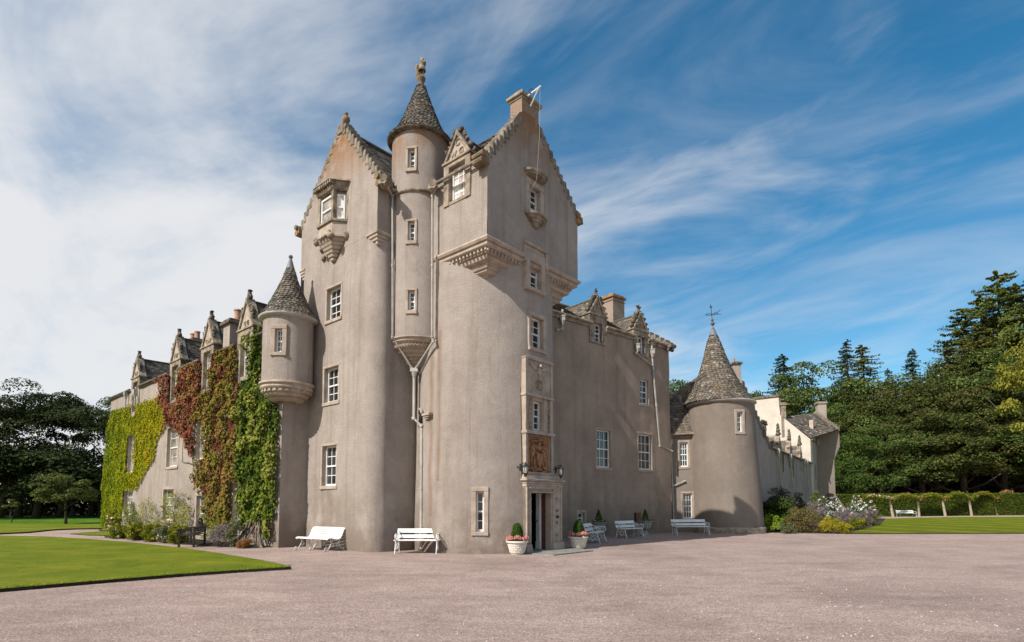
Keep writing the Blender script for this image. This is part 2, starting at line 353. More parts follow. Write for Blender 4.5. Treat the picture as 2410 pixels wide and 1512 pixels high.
def m_leaf(name, cols, trans=.3, rough=.5, vary=False):
    m = bpy.data.materials.new(name); m.use_nodes = True; nt = m.node_tree; b = nt.nodes['Principled BSDF']; q = NT(nt)
    a = q.n('ShaderNodeAttribute', attribute_name='tint'); k = len(cols) - 1
    c = q.ramp(a.outputs['Fac'], [(i / k, x) for i, x in enumerate(cols)])
    if vary:                                             # each tree of a kind has its own shade of green
        oi = q.n('ShaderNodeObjectInfo'); h_ = q.n('ShaderNodeHueSaturation'); q.l(c, h_.inputs['Color'])
        q.l(q.m('ADD', .475, q.m('MULTIPLY', oi.outputs['Random'], .045)), h_.inputs['Hue']); q.l(q.m('ADD', .75, q.m('MULTIPLY', oi.outputs['Random'], .6)), h_.inputs['Value']); c = h_.outputs[0]
    b.inputs['Roughness'].default_value = .75; b.inputs['Specular IOR Level'].default_value = .10; q.l(c, b.inputs['Base Color'])
    t = q.n('ShaderNodeBsdfTranslucent'); q.l(c, t.inputs[0]); mx = q.n('ShaderNodeMixShader'); mx.inputs[0].default_value = trans
    q.l(b.outputs[0], mx.inputs[1]); q.l(t.outputs[0], mx.inputs[2]); q.l(mx.outputs[0], nt.nodes['Material Output'].inputs[0]); return m
def ml(k, name, *cols, **kw): M[k] = m_leaf(name, cols, **kw)
ml('l_ivy', 'yellow_green_ivy_leaves', (.07, .11, .002), (.17, .21, .003), (.30, .27, .004), (.34, .22, .012), trans=.2)
ml('l_red', 'red_creeper_leaves', (.07, .014, .012), (.20, .035, .030), (.24, .085, .055), (.17, .12, .03), (.26, .045, .04), trans=.15)
ml('l_mix', 'russet_creeper_leaves', (.12, .03, .018), (.19, .085, .03), (.12, .11, .014), (.19, .165, .02), (.24, .12, .045), trans=.15)
ml('l_green', 'green_creeper_leaves', (.022, .042, .004), (.055, .092, .007), (.115, .145, .012), (.24, .235, .05), trans=.15)
ml('l_dark', 'dark_broadleaf', (.010, .018, .006), (.022, .036, .010), (.04, .055, .016), trans=.15)
ml('l_left', 'dark_sycamore_leaves', (.012, .020, .007), (.032, .046, .013), (.075, .088, .03), trans=.2)
ml('l_wood', 'woodland_leaves', (.018, .038, .009), (.042, .072, .015), (.080, .108, .024), (.14, .135, .04), trans=.25, vary=True)
ml('l_tree', 'olive_leaves', (.05, .07, .016), (.10, .12, .03), (.16, .17, .05))
ml('l_mid', 'green_leaves', (.035, .065, .012), (.06, .10, .018), (.10, .14, .03))
ml('l_fir', 'fir_needles', (.014, .032, .018), (.032, .058, .030), (.055, .08, .04), trans=.1, vary=True)
ml('l_larch', 'larch_needles', (.04, .055, .012), (.085, .10, .02), (.15, .135, .032), trans=.2, vary=True)
ml('l_yellow', 'yellow_leaves', (.12, .13, .015), (.22, .22, .03), (.32, .29, .05))
ml('l_box', 'box_leaves', (.02, .05, .008), (.045, .10, .012), (.09, .16, .03))
ml('l_bush', 'bush_leaves', (.08, .11, .010), (.16, .18, .014), (.26, .25, .03))
ml('l_purple', 'dark_purple_leaves', (.02, .02, .018), (.05, .035, .04), (.06, .07, .035))
ml('l_spirea', 'spirea_leaves', (.10, .13, .02), (.18, .17, .04), (.24, .13, .09))
ml('l_lime', 'lime_leaves', (.10, .17, .015), (.18, .27, .02), (.26, .33, .04))
ml('l_grey', 'grey_green_leaves', (.08, .10, .04), (.15, .16, .07), (.21, .19, .11))
ml('l_lav', 'lavender_flowers', (.14, .13, .12), (.22, .17, .21), (.28, .22, .24), (.18, .18, .10))
ml('l_gold', 'golden_flowers', (.16, .18, .02), (.36, .30, .02), (.52, .42, .05))
ml('l_rust', 'rusty_leaves', (.16, .06, .02), (.26, .10, .03), (.30, .18, .05))
ml('l_hedge', 'hedge_leaves', (.035, .06, .008), (.085, .125, .014), (.17, .19, .028))
ml('f_white', 'white_petals', (.75, .73, .68), (.85, .85, .82)); ml('f_pink', 'pink_petals', (.70, .12, .20), (.80, .30, .38))
ml('f_salmon', 'salmon_begonia_petals', (.62, .16, .13), (.75, .30, .25), (.80, .45, .40)); ml('f_pale', 'pale_rose_petals', (.75, .48, .42), (.85, .70, .62))
ml('f_purple', 'purple_petals', (.20, .08, .22), (.30, .15, .34))

# ------------------------------------------------------------------ leaves
rng = np.random.default_rng(7)
def leaf_mesh(name, P, Nn, size, tint, material, parent=None, aspect=.7, jitter=.6):
    n = len(P); P = np.asarray(P, float); Nn = np.asarray(Nn, float) + rng.normal(0, jitter, (n, 3)); Nn /= np.linalg.norm(Nn, axis=1)[:, None] + 1e-9
    t = rng.normal(0, 1, (n, 3)); t -= (t * Nn).sum(1)[:, None] * Nn; t /= np.linalg.norm(t, axis=1)[:, None] + 1e-9
    b = np.cross(Nn, t); s = (np.asarray(size) * np.ones(n))[:, None]
    a = s * .5; w_ = s * .5 * aspect
    V = np.stack([P - t * a, P + b * w_ - t * a * .1 + Nn * a * .15, P + t * a, P - b * w_ - t * a * .1 + Nn * a * .15], 1).reshape(-1, 3)
    o0 = ORG.get(parent.name, Vector((0, 0, 0))) if parent else Vector((0, 0, 0)); V = V - np.array(o0)
    me = bpy.data.meshes.new(name); me.vertices.add(4 * n); me.vertices.foreach_set('co', V.ravel())
    me.loops.add(4 * n); me.loops.foreach_set('vertex_index', np.arange(4 * n, dtype=np.int32))
    me.polygons.add(n); me.polygons.foreach_set('loop_start', np.arange(0, 4 * n, 4, dtype=np.int32)); me.polygons.foreach_set('loop_total', np.full(n, 4, dtype=np.int32))
    me.update(calc_edges=True)
    at = me.attributes.new('tint', 'FLOAT', 'FACE'); at.data.foreach_set('value', (np.clip(tint, 0, 1) * np.ones(n)).astype(np.float32))
    me.materials.append(material); o = bpy.data.objects.new(name, me); coll.objects.link(o)
    if parent: o.parent = parent; ORG[o.name] = o0
    return o
def sph(n):
    v = rng.normal(0, 1, (n, 3)); return v / np.linalg.norm(v, axis=1)[:, None]
def clumps(cs, rs, per, flat=.75, shell=.35):            # leaves on the skins of many clumps
    P = []; Nn = []; T = []
    for c, r_ in zip(cs, rs):
        d = sph(per); d[:, 2] = np.where(d[:, 2] < -.35, -d[:, 2], d[:, 2]); k = 1 - shell * rng.random(per) ** 1.5
        P.append(np.array(c) + d * np.array([1, 1, flat]) * r_ * k[:, None]); Nn.append(d + np.array([0, 0, .35])); T.append(np.full(per, rng.normal(0, .13)) + rng.random(per))
    return np.concatenate(P), np.concatenate(Nn), np.concatenate(T)
# ------------------------------------------------------------------ building helpers
def wall_grid(mb, f, s0, s1, z0, z1, holes=(), ds=.35, dzz=.4, amp=.018, clip=None, seed=0.0):
    def lines(a, b, st, ex):
        n = max(1, int(abs(b - a) / st)); xs = [a + (b - a) * i / n for i in range(n + 1)]
        for e in ex:
            if min(a, b) < e < max(a, b): xs = [x for x in xs if abs(x - e) > st * .25 or x in (a, b) or x in ex] + [e]
        return sorted(set(round(x, 5) for x in xs))
    S = lines(s0, s1, ds, [round(h[k], 5) for h in holes for k in (0, 1)]); Zs = lines(z0, z1, dzz, [round(h[k], 5) for h in holes for k in (2, 3)])
    def P(s, z):
        q = f(s, z, 0.0); k = amp * (noise.noise(Vector((q.x * .9, q.y * .9, q.z * .8 + seed))) + .5 * noise.noise(q * 2.3)); return f(s, z, k)
    for i in range(len(S) - 1):
        for j in range(len(Zs) - 1):
            cs, cz = (S[i] + S[i + 1]) / 2, (Zs[j] + Zs[j + 1]) / 2
            if any(h[0] < cs < h[1] and h[2] < cz < h[3] for h in holes): continue
            mb.quad(P(S[i], Zs[j]), P(S[i + 1], Zs[j]), P(S[i + 1], Zs[j + 1]), P(S[i], Zs[j + 1]))
def slates(mb, A, B, Cc, D, rows, wd=.24, lift=.03, rn=random.Random(3), skip=None):
    """roof slope A(bottom left) B(bottom right) Cc(top right) D(top left)"""
    A, B, Cc, D = map(Vector, (A, B, Cc, D)); n = (B - A).cross(D - A).normalized()
    if n.z < 0: n = -n
    mb.quad(A, B, Cc, D, .1)
    for r in range(rows):
        v0, v1 = r / rows, min((r + 1.25) / rows, 1.0); a, b = A.lerp(D, v0), B.lerp(Cc, v0); c, d = B.lerp(Cc, v1), A.lerp(D, v1)
        k = max(1, int((b - a).length / wd)); x = 0.0; xs = [0.0]
        while x < 1: x += rn.uniform(.7, 1.3) / k; xs.append(min(x, 1.0))
        for i in range(len(xs) - 1):
            u0, u1 = xs[i] + .012 / k, xs[i + 1] - .012 / k
            l = lift * rn.uniform(.7, 1.5); dn = (A - D).normalized() * rn.uniform(-.012, .02)
            p0, p1 = a.lerp(b, u0) + n * l + dn, a.lerp(b, u1) + n * l + dn; p2, p3 = d.lerp(c, u1) + n * .008, d.lerp(c, u0) + n * .008
            t = min(1, max(0, rn.gauss(.45, .25))); mb.quad(p0, p1, p2, p3, t); mb.quad(a.lerp(b, u0) + dn, a.lerp(b, u1) + dn, p1, p0, t * .5)
def cone_slates(mb, c, prof, rows, wd=.2, lift=.03, lean=0.0, seed=1):
    """prof: list of (r,z) bottom to top"""
    rn = random.Random(seed); L_ = [0.0]
    for i in range(1, len(prof)): L_.append(L_[-1] + math.dist(prof[i], prof[i - 1]))
    def pr(t):
        d = t * L_[-1]
        for i in range(1, len(prof)):
            if d <= L_[i] + 1e-9: k = (d - L_[i - 1]) / (L_[i] - L_[i - 1]); return (prof[i - 1][0] + (prof[i][0] - prof[i - 1][0]) * k, prof[i - 1][1] + (prof[i][1] - prof[i - 1][1]) * k)
        return prof[-1]
    def pt(r_, z, a): return Vector((c[0] - lean * z + r_ * math.cos(a), c[1] + r_ * math.sin(a), z))
    mb.lathe((c[0], c[1], 0), prof, 28, t=.1, lean=lean)
    for r in range(rows):
        (r0, z0), (r1, z1) = pr(r / rows), pr(min(1, (r + 1.3) / rows)); k = max(9, int(2 * math.pi * r0 / wd)); off = rn.random()
        for i in range(k):
            a0, a1 = 2 * math.pi * (i + off + .03) / k, 2 * math.pi * (i + off + .97) / k; l = lift * rn.uniform(.7, 1.5); t = min(1, max(0, rn.gauss(.45, .25))); dz_ = rn.uniform(-.015, .01)
            am = (a0 + a1) / 2
            mb.add([pt(r0 + l * .9, z0 + (z1 - z0) * .22, a0), pt(r0 + l, z0 + dz_, am - (am - a0) * .45), pt(r0 + l, z0 + dz_, am + (am - a0) * .45), pt(r0 + l * .9, z0 + (z1 - z0) * .22, a1), pt(r1 + .004, z1, a1), pt(r1 + .004, z1, a0)], ((0, 1, 2, 3, 4, 5),), t)
            mb.quad(pt(r0 - .005, z0 + dz_, a0), pt(r0 - .005, z0 + dz_, a1), pt(r0 + l, z0 + dz_, a1), pt(r0 + l, z0 + dz_, a0), t * .5)
def window(parent, fr, w, z0, z1, cols=3, rows=2, sur=.095, proud=.015, rec=.16, glass='glass', sill=True, surround='stone', hood=0.0, name='window', sash=.055, split=True):
    """sash window in frame fr (origin = middle of the opening on the wall face)"""
    h = w / 2; f = MB(); P = M['paint']; fo = -rec
    f.box(fr, -h, -h + sash, z0, z1, fo - .07, fo, 0); f.box(fr, h - sash, h, z0, z1, fo - .07, fo)
    f.box(fr, -h + sash, h - sash, z1 - sash, z1, fo - .07, fo - .002); f.box(fr, -h + sash, h - sash, z0, z0 + sash * 1.3, fo - .07, fo + .01)
    zm = (z0 + z1) / 2; f.box(fr, -h + sash, h - sash, zm - .028, zm + .028, fo - .08, fo - .012)
    mt = .013
    for za, zb, yo in ((z0 + sash * 1.3, zm - .028, fo - .045), (zm + .028, z1 - sash, fo - .03)):
        for k in range(1, cols):
            x = -h + sash + (w - 2 * sash) * k / cols; f.box(fr, x - mt, x + mt, za, zb, yo - .03, yo)
        for k in range(1, rows):
            z = za + (zb - za) * k / rows; f.box(fr, -h + sash, h - sash, z - mt, z + mt, yo - .032, yo - .003)
    o = f.build(name, P, parent)
    g = MB(); g.box(fr, -h + .02, h - .02, z0 + .02, zm, fo - .078, fo - .066, .3); g.box(fr, -h + .02, h - .02, zm, z1 - .02, fo - .064, fo - .052, .6)
    dpt = MB(); dpt.box(fr, -h - .02, h + .02, z0 - .02, z1 + .02, fo - .4, fo - .30)
    sub = o if parent.parent is None else parent
    g.build('pane', M[glass], sub)
    if sur:
        b = MB(); a = -rec - .1
        b.box(fr, -h - sur, -h, z0, z1, a, proud); b.box(fr, h, h + sur, z0, z1, a, proud)
        b.box(fr, -h - sur, h + sur, z1, z1 + sur, a, proud + .004); b.box(fr, -h - sur, h + sur, z0 - (.13 if sill else sur), z0, a, proud + (.03 if sill else .004))
        if hood: b.box(fr, -h - sur - .06, h + sur + .06, z1 + sur, z1 + sur + .1, -.05, proud + hood)
        b.build('surround', M[surround], sub, bevel=.012)
    return o
def opening(surf, xl, xr, yt, yb, rec=.0):               # photo box of what shows of a sash -> s centre, width, z range
    if isinstance(surf, Pl):
        q_ = Pl.__new__(Pl); q_.d, q_.n, q_.p = surf.d, surf.n, surf.p - surf.n * rec; both = (surf, q_); sg = 1 if surf.d.x > 0 else -1; ym, xc = (yt + yb) / 2, (xl + xr) / 2
        a = min(sg * q.at(xl, ym)[0] for q in both) * sg; b = max(sg * q.at(xr, ym)[0] for q in both) * sg
        return (a + b) / 2, abs(b - a), min(q.at(xc, yb)[1] for q in both), max(q.at(xc, yt)[1] for q in both)
    xc = (xl + xr) / 2; a, _ = surf.at(xl, (yt + yb) / 2); b, _ = surf.at(xr, (yt + yb) / 2); sc_, zt = surf.at(xc, yt); _, zb = surf.at(xc, yb)
    return (a + b) / 2, abs(b - a) * surf.rad(zb), min(zt, zb), max(zt, zb)
def win(parent, surf, holes, xl, xr, yt, yb, **kw):
    s, w_, z0, z1 = opening(surf, xl, xr, yt, yb, kw.get('rec', .16)); k = surf.rad((z0 + z1) / 2) if isinstance(surf, Cy) else 1.0
    if holes is not None: holes.append((s - w_ / 2 / k - .04 / k, s + w_ / 2 / k + .04 / k, z0 - .04, z1 + .04))
    return window(parent, surf.frame(s, 0.0, (z0 + z1) / 2), w_, z0, z1, **kw)
def blobs(mb, fr, pts, seed=1, rough=.3, sub=2):         # carved lumps: (x,y,z,rx,rz)
    for i, p in enumerate(pts):
        c = fr.p(p[0], p[1], p[2]); mb.blob(c, p[3], p[3], p[4], seed=seed + i, rough=rough, sub=sub)
def text_part(txt, fr, x, z, size, material, parent, depth=.02, y=.01, name='lettering'):
    sg_ = 1 if fr.d.dot(ZV.cross(fr.n)) > 0 else -1                  # so that the letters always read from outside
    cu = bpy.data.curves.new('t', 'FONT'); cu.body = txt; cu.size = size; cu.extrude = depth; cu.align_x = 'CENTER'; cu.offset = .006; cu.resolution_u = 3
    ob = bpy.data.objects.new('t', cu); coll.objects.link(ob); dg = bpy.context.evaluated_depsgraph_get(); me0 = ob.evaluated_get(dg).to_mesh()
    mb = MB(); mb.add([fr.p(sg_ * (x + v.co.x), y + v.co.z + depth * .5, z + v.co.y) for v in me0.vertices], [tuple(p.vertices) for p in me0.polygons])
    ob.evaluated_get(dg).to_mesh_clear(); bpy.data.objects.remove(ob); bpy.data.curves.remove(cu)
    return mb.build(name, material, parent)
def skin_mesh(verts, edges, radii, sub=1):
    me = bpy.data.meshes.new('s'); me.from_pydata(verts, edges, []); ob = bpy.data.objects.new('s', me); coll.objects.link(ob)
    ob.modifiers.new('sk', 'SKIN'); me.skin_vertices.new() if not me.skin_vertices else None
    for i, r_ in enumerate(radii): me.skin_vertices[0].data[i].radius = (r_, r_)
    me.skin_vertices[0].data[0].use_root = True
    if sub: s_ = ob.modifiers.new('su', 'SUBSURF'); s_.levels = sub
    dg = bpy.context.evaluated_depsgraph_get(); m2 = ob.evaluated_get(dg).to_mesh()
    V = [tuple(v.co) for v in m2.vertices]; F = [tuple(p.vertices) for p in m2.polygons]; ob.evaluated_get(dg).to_mesh_clear()
    bpy.data.objects.remove(ob); return V, F
def figure(arms='folded'):                               # carved standing man, 1 unit tall, facing -Y, feet at z=0
    v = [(0, 0, .52), (0, .01, .62), (0, .01, .74), (0, .0, .84), (0, -.005, .90), (0, -.01, .97)]; e = [(0, 1), (1, 2), (2, 3), (3, 4), (4, 5)]; r_ = [.085, .078, .10, .042, .058, .045]
    def ch(start, pts, rs):
        p = start
        for q, k in zip(pts, rs): v.append(q); r_.append(k); e.append((p, len(v) - 1)); p = len(v) - 1
    ch(0, [(.06, 0, .46), (.07, -.03, .27), (.08, 0, .05), (.085, -.06, .02)], [.06, .043, .03, .026])
    ch(0, [(-.06, 0, .46), (-.07, .01, .27), (-.08, .03, .05), (-.085, -.03, .02)], [.06, .043, .03, .026])
    if arms == 'folded':
        ch(2, [(.11, .01, .77), (.15, -.02, .63), (.06, -.12, .64), (-.03, -.13, .66)], [.042, .034, .028, .022]); ch(2, [(-.11, .01, .77), (-.15, -.02, .62), (-.06, -.12, .60), (.03, -.13, .62)], [.042, .034, .028, .022])
    else:
        ch(2, [(.11, .01, .77), (.20, -.02, .70), (.26, -.05, .80)], [.042, .032, .026]); ch(2, [(-.11, .01, .77), (-.16, -.02, .62), (-.12, -.08, .5)], [.042, .034, .026])
    return skin_mesh(v, e, r_)
FIG = figure(); FIG2 = figure('up')
def put_fig(mb, F, fr, x, y, z, h, mir=1, lean=0.0, flat=1.0):
    mb.add([fr.p(x + (p[0] * mir + lean * p[2]) * h, y - p[1] * h * flat, z + p[2] * h) for p in F[0]], F[1])
def crow_steps(mb, fr, x0, z0, x1, z1, n, ya, yb, rise=.22, over=.06):
    for i in range(n):
        a = i / n; b = (i + 1) / n; xa, xb = x0 + (x1 - x0) * a, x0 + (x1 - x0) * b; z = z0 + (z1 - z0) * b
        r_ = random.Random(i * 7 + n); zl = z0 + (z1 - z0) * a - .12; mb.box(fr, min(xa, xb) + .001, max(xa, xb) - .001, zl, z + rise * .45 + r_.uniform(-.03, .02), ya, yb + r_.uniform(-.008, .012), r_.random(), taper=.018)
U = (-.7500, .6614); V = (.6614, .75); MU = (.7500, -.6614)
GA = Pl((-8.02, 22.11), MU); CCOR = Vector((-.80, 17.75, 0)); CL = Pl(CCOR, U); CR = Pl(CCOR, V)
GC = GA.f(4.45, 0); LS = Pl(GC, V); TC = Vector((-1.024, 21.32, 0)); TW = Cy(TC, 2.55, batter=.06); DR = Cy((-3.41, 20.30), 1.02)
ROOTLOC = Vector((-1.0, 22.0, 0))
castle = thing('castle', 'harled sandstone castle with a tall gabled tower, a round entrance tower and conical turrets', 'castle', ROOTLOC)
H_ = M['harl']
def rot_frame(c, z=0): return Fr((c[0], c[1], z), Vector((MU[0], MU[1], 0)), Vector((-.6614, -.75, 0)))

# ---- the gabled block on the left -----------------------------------------------------------------
hg = []
win(castle, GA, hg, 778, 802, 681, 749); win(castle, GA, hg, 772, 796.5, 868, 945); win(castle, GA, hg, 767, 791.5, 1051, 1143.5)
EZ = 13.0; RC = .5
def path_L(s, z, dep=0.0):                               # front face, rounded corner, side face
    a = 4.45 - RC
    if s <= a: return GA.f(s, z, dep)
    k = (s - a) / RC
    if k <= math.pi / 2:
        c = GA.f(a, 0, RC); return c + (GA.n * math.cos(k) + GA.d * math.sin(k)) * (RC - dep) + ZV * z
    return LS.f(s - a - RC * math.pi / 2 + RC, z, dep)
mb = MB(); top = 11.12
wall_grid(mb, path_L, -.5, 4.45 - RC, 0, top, [h for h in hg], amp=.03); wall_grid(mb, path_L, 4.45 - RC, 4.45 - RC + RC * math.pi / 2, 0, top, ds=.1, amp=.03); wall_grid(mb, path_L, 4.45 - RC + RC * math.pi / 2, 4.45 - RC + RC * math.pi / 2 + 2.2, 0, top, amp=.03)
wall_grid(mb, GA.f, -.78, 4.45, top, EZ, amp=.02); wall_grid(mb, LS.f, 0, 2.3, top, EZ, amp=.02)
wall_grid(mb, Pl(GA.f(-.78, 0), V).f, 0, 7, 0, EZ, ds=1)
apx, apz = 2.0, 15.95
gh = lambda s: EZ + (apz - EZ) * min((s + .78) / (apx + .78), (4.45 - s) / (4.45 - apx)); wall_grid(mb, lambda s, t, d: GA.f(s, EZ + t * (gh(s) - EZ), d), -.78, 4.45, 0, 1, (), .3, .15, .02)
mb.box(GA.frame(0), -.78, -.5, top - .001, top + .05, -3, 0)
mb.build('gabled_block_wall', H_, castle, smooth=True, auto=R(40))
mb = MB(); fr = GA.frame(4.45)                            # square corner carried on a small corbel, and the one at the left
for k in range(4): mb.box(fr, -.62 + k * .15, .06 - k * .035, top - .12 * k - .1, top - .12 * k + .02, -.55 + k * .08, .06 - k * .035)
mb.build('corner_corbel', M['stone'], castle, bevel=.02); mb = MB(); fr = GA.frame(-.78)
for k in range(4): mb.box(fr, -.05 + k * .05, .35, top - .12 * k - .1, top - .12 * k + .02, -.5, .06 - k * .02)
mb.build('corner_corbel', M['stone'], castle, bevel=.02)
mb = MB(); fr = GA.frame(0)
crow_steps(mb, fr, -.9, EZ - .05, apx - .12, apz + .0, 13, -.42, .02); mb.build('crow_steps', M['step'], castle, bevel=.02); mb = MB(); crow_steps(mb, fr, 4.6, EZ - .05, apx + .12, apz + .0, 13, -.42, .02)
mb.box(fr, apx - .2, apx + .2, apz - .25, apz + .22, -.42, .06, taper=.03); mb.build('crow_steps', M['step'], castle, bevel=.02)
for s, sg in ((-.98, -1), (4.62, 1)):                    # scrolled skew ends
    mb = MB(); f2 = GA.frame(s); mb.box(f2, -.16, .16, EZ - .32, EZ - .02, -.4, .12, taper=.02); mb.tube([f2.p(.0, -.35, EZ - .30), f2.p(.0, .16, EZ - .30)], .12, 10); mb.tube([f2.p(.0, -.35, EZ - .08), f2.p(.0, .2, EZ - .06)], .1, 10); mb.build('skew_stone', M['stone_l'], castle)
mb = MB(); c = GA.f(apx, 0, .2)                           # ball finial on the gable
mb.lathe((c.x, c.y, apz + .2), [(0.0, 0.0), (0.066, 0.0), (0.059, 0.046), (0.04, 0.066), (0.079, 0.092), (0.132, 0.145), (0.155, 0.224), (0.139, 0.297), (0.079, 0.356), (0.046, 0.383), (0.073, 0.422), (0.079, 0.462), (0.066, 0.508), (0.033, 0.528), (0.0, 0.535)], 16)
mb.build('finial', M['stone_l'], castle, smooth=True)
mb = MB(); rd = Vector((V[0], V[1], 0))
el, er, ap = GA.f(-.8, EZ - .05), GA.f(4.5, EZ - .05), GA.f(apx, apz - .1)
slates(mb, er + rd * .35, er + rd * 7, ap + rd * 7, ap + rd * .35, 16); slates(mb, el + rd * 7, el + rd * .35, ap + rd * .35, ap + rd * 7, 16)
mb.tube([ap + rd * .35 + ZV * .05, ap + rd * 7 + ZV * .05], .1, 6, .5); mb.build('roof', M['slate_d'], castle)

# ---- the oriel window on the gable ------------------------------------------------------------------
os_, oz = GA.at(787, 618); ofr = GA.frame(os_); ozs = lambda y: GA.at(787, y)[1]
zc0, zc1, zw0, zw1, za, zt0, zt1 = GA.at(785, 618)[1], ozs(575), ozs(539) + .05, ozs(471) - .1, ozs(569), ozs(471) - .08, ozs(452) - .05
fw, ow, pj = .46, .80, .42
def canted(k=0.0): return [(-ow - k, 0), (-fw - k * .5, pj + k), (fw + k * .5, pj + k), (ow + k, 0)]
def cant_prism(mb, k, z0, z1, k2=None):
    a, b = canted(k), canted(k if k2 is None else k2); vs = [ofr.p(x, y, z0) for x, y in a] + [ofr.p(x, y, z1) for x, y in b]
    mb.add(vs, [(0, 1, 2, 3), (4, 7, 6, 5), (0, 4, 5, 1), (1, 5, 6, 2), (2, 6, 7, 3), (3, 7, 4, 0)])
mb = MB(); cant_prism(mb, 0, za, zw0 - .08)
body = mb.build('oriel', M['stone'], castle, bevel=.01)
mb = MB(); cant_prism(mb, .07, zw0 - .08, zw0 + .02); cant_prism(mb, .05, zw1 + .12, zw1 + .2, .1)
a_, b_ = canted(.0), canted(.0)
for i in range(4):                                      # mullions
    x, y = canted(0)[i]; c = ofr.p(x, y, 0); f3 = Fr(c, ofr.d, ofr.n); sgn = (.09 if i in (0, 3) else .075)
    mb.box(f3, -sgn, sgn, zw0, zw1 + .13, -.16, .01)
cant_prism(mb, -.12, zw1 - .02, zw1 + .12); mb.build('mullions', M['stone_g'], body, bevel=.01)
mb = MB(); cant_prism(mb, .06, zw1 + .2, zw1 + .27); cant_prism(mb, .22, zw1 + .42, zw1 + .52, .16); cant_prism(mb, .06, zw1 + .27, zw1 + .42, .1)
for i in range(9):
    x = -.58 + i * .145; mb.box(ofr, x - .045, x + .045, zw1 + .28, zw1 + .42, pj + .04, pj + .2)
for i in range(4):
    x, y = [(-.64 - .08 * i, .42 - .1 * i) for i in range(4)][i]; mb.box(ofr, x - .1, x + .0, zw1 + .28, zw1 + .42, y - .08, y)
mb.build('cornice', M['stone_g'], body)
for i in range(3):
    a, b = canted(0)[i], canted(0)[i + 1]; pa, pb = ofr.p(a[0], a[1], 0), ofr.p(b[0], b[1], 0); d = (pb - pa); ln = d.length; d.normalize(); n = Vector((d.y, -d.x, 0))
    if n.dot(ofr.n) < 0 and i == 1: n = -n
    if i != 1:
        out_ = (pa + pb) / 2 - ofr.p(0, 0, 0)
        if n.dot(out_) < 0: n = -n
    window(body, Fr((pa + pb) / 2, d, n), ln - .16, zw0 + .02, zw1, cols=1, rows=1, sur=0, rec=.05, glass='net' if i == 1 else 'pale_pane', sash=.07)
mb = MB()
for k in range(6):
    t0 = k / 6.0; kk = -.08 - .11 * k * 1.15; s0 = max(.06, 1 - t0 * .95); z1 = zc1 - (zc1 - zc0) * t0; z0_ = zc1 - (zc1 - zc0) * (t0 + 1 / 6.)
    pts = [(-ow * s0 * .95, 0), (-fw * s0, pj * s0 + .05), (fw * s0, pj * s0 + .05), (ow * s0 * .95, 0)]; s1 = s0 * .88
    pt2 = [(x * .88, y * .86) for x, y in pts]; vs = [ofr.p(x, y, z0_) for x, y in pt2] + [ofr.p(x, y, z1) for x, y in pts]
    mb.add(vs, [(0, 1, 2, 3), (4, 7, 6, 5), (0, 4, 5, 1), (1, 5, 6, 2), (2, 6, 7, 3), (3, 7, 4, 0)])
cant_prism(mb, .04, zc1, za + .01); mb.build('corbel', M['stone'], body, bevel=.02)
mb = MB()
for i, (x, y) in enumerate(canted(.06)): blobs(mb, ofr, [(x, y, zc1 + .02, .13, .14), (x, y + .05, zc1 + .12, .08, .08)], 3 + i)
blobs(mb, ofr, [(x, pj + .07, zc1 + .06, .09, .05) for x in (-.2, 0, .2)], 9); blobs(mb, ofr, [(-.7, .02, zc1 - .38, .12, .12)], 12)
mb.build('carved_heads', M['stone_g'], body, smooth=True)

# ---- the stair drum in the angle ---------------------------------------------------------------------
hd = []
for yt, yb in ((350, 396), (521, 567), (684, 731)): win(castle, DR, hd, 960.5, 976, yt, yb, cols=1, rows=2, sur=.085, rec=.13)
zt = 14.88; zb = RY(975, 790, 19.35).z; ztip = RY(975, 867, 20.0).z
mb = MB(); wall_grid(mb, DR.f, -math.pi, math.pi, zb, zt, hd, ds=.16, dzz=.45, amp=.015); mb.build('stair_turret', H_, castle, smooth=True); dr = bpy.data.objects['stair_turret']
zs = RY(975, 446, 19.3).z
mb = MB(); mb.lathe((DR.c.x, DR.c.y, 0), [(1.02, zs - .1), (1.09, zs - .06), (1.09, zs), (1.02, zs + .05)], 40); mb.build('string_course', M['stone_g'], dr, smooth=True)
mb = MB(); hh = zb - ztip; prof = []
tiers = [(1.06, 0), (1.07, .05), (1.0, .10), (1.0, .12), (1.02, .15), (.98, .2), (.86, .23), (.86, .26), (.90, .30), (.88, .35), (.80, .38), (.78, .40), (.80, .44), (.76, .5), (.66, .53), (.68, .57), (.64, .62), (.54, .64), (.54, .72), (.46, .74), (.48, .79), (.42, .84), (.34, .86), (.34, .91), (.24, .97), (.12, 1.02), (0, 1.05)]
ax = Vector((-3.46, 20.52, 0)); vs = []
for k in range(40):
    pass
seg = 40; vs = []; fs = []
for r_, t in tiers:
    c = DR.c.lerp(ax, t * .6)
    for k in range(seg): a = 2 * math.pi * k / seg; vs.append((c.x + r_ * math.cos(a), c.y + r_ * math.sin(a), zb - hh * t))
for i in range(len(tiers) - 1):
    for k in range(seg): fs.append((i * seg + k, i * seg + (k + 1) % seg, (i + 1) * seg + (k + 1) % seg, (i + 1) * seg + k))
mb.add(vs, fs)
for k in range(48):                                     # rope moulding
    a = 2 * math.pi * k / 48; c = DR.c.lerp(ax, .17); mb.tube([(c.x + .90 * math.cos(a), c.y + .90 * math.sin(a), zb - hh * .33), (c.x + .92 * math.cos(a + .12), c.y + .92 * math.sin(a + .12), zb - hh * .24)], .05, 5)
for k in range(20):
    a = 2 * math.pi * k / 20; c = DR.c.lerp(ax, .4); mb.tube([(c.x + .56 * math.cos(a), c.y + .56 * math.sin(a), zb - hh * .71), (c.x + .58 * math.cos(a + .16), c.y + .58 * math.sin(a + .16), zb - hh * .64)], .03, 4)
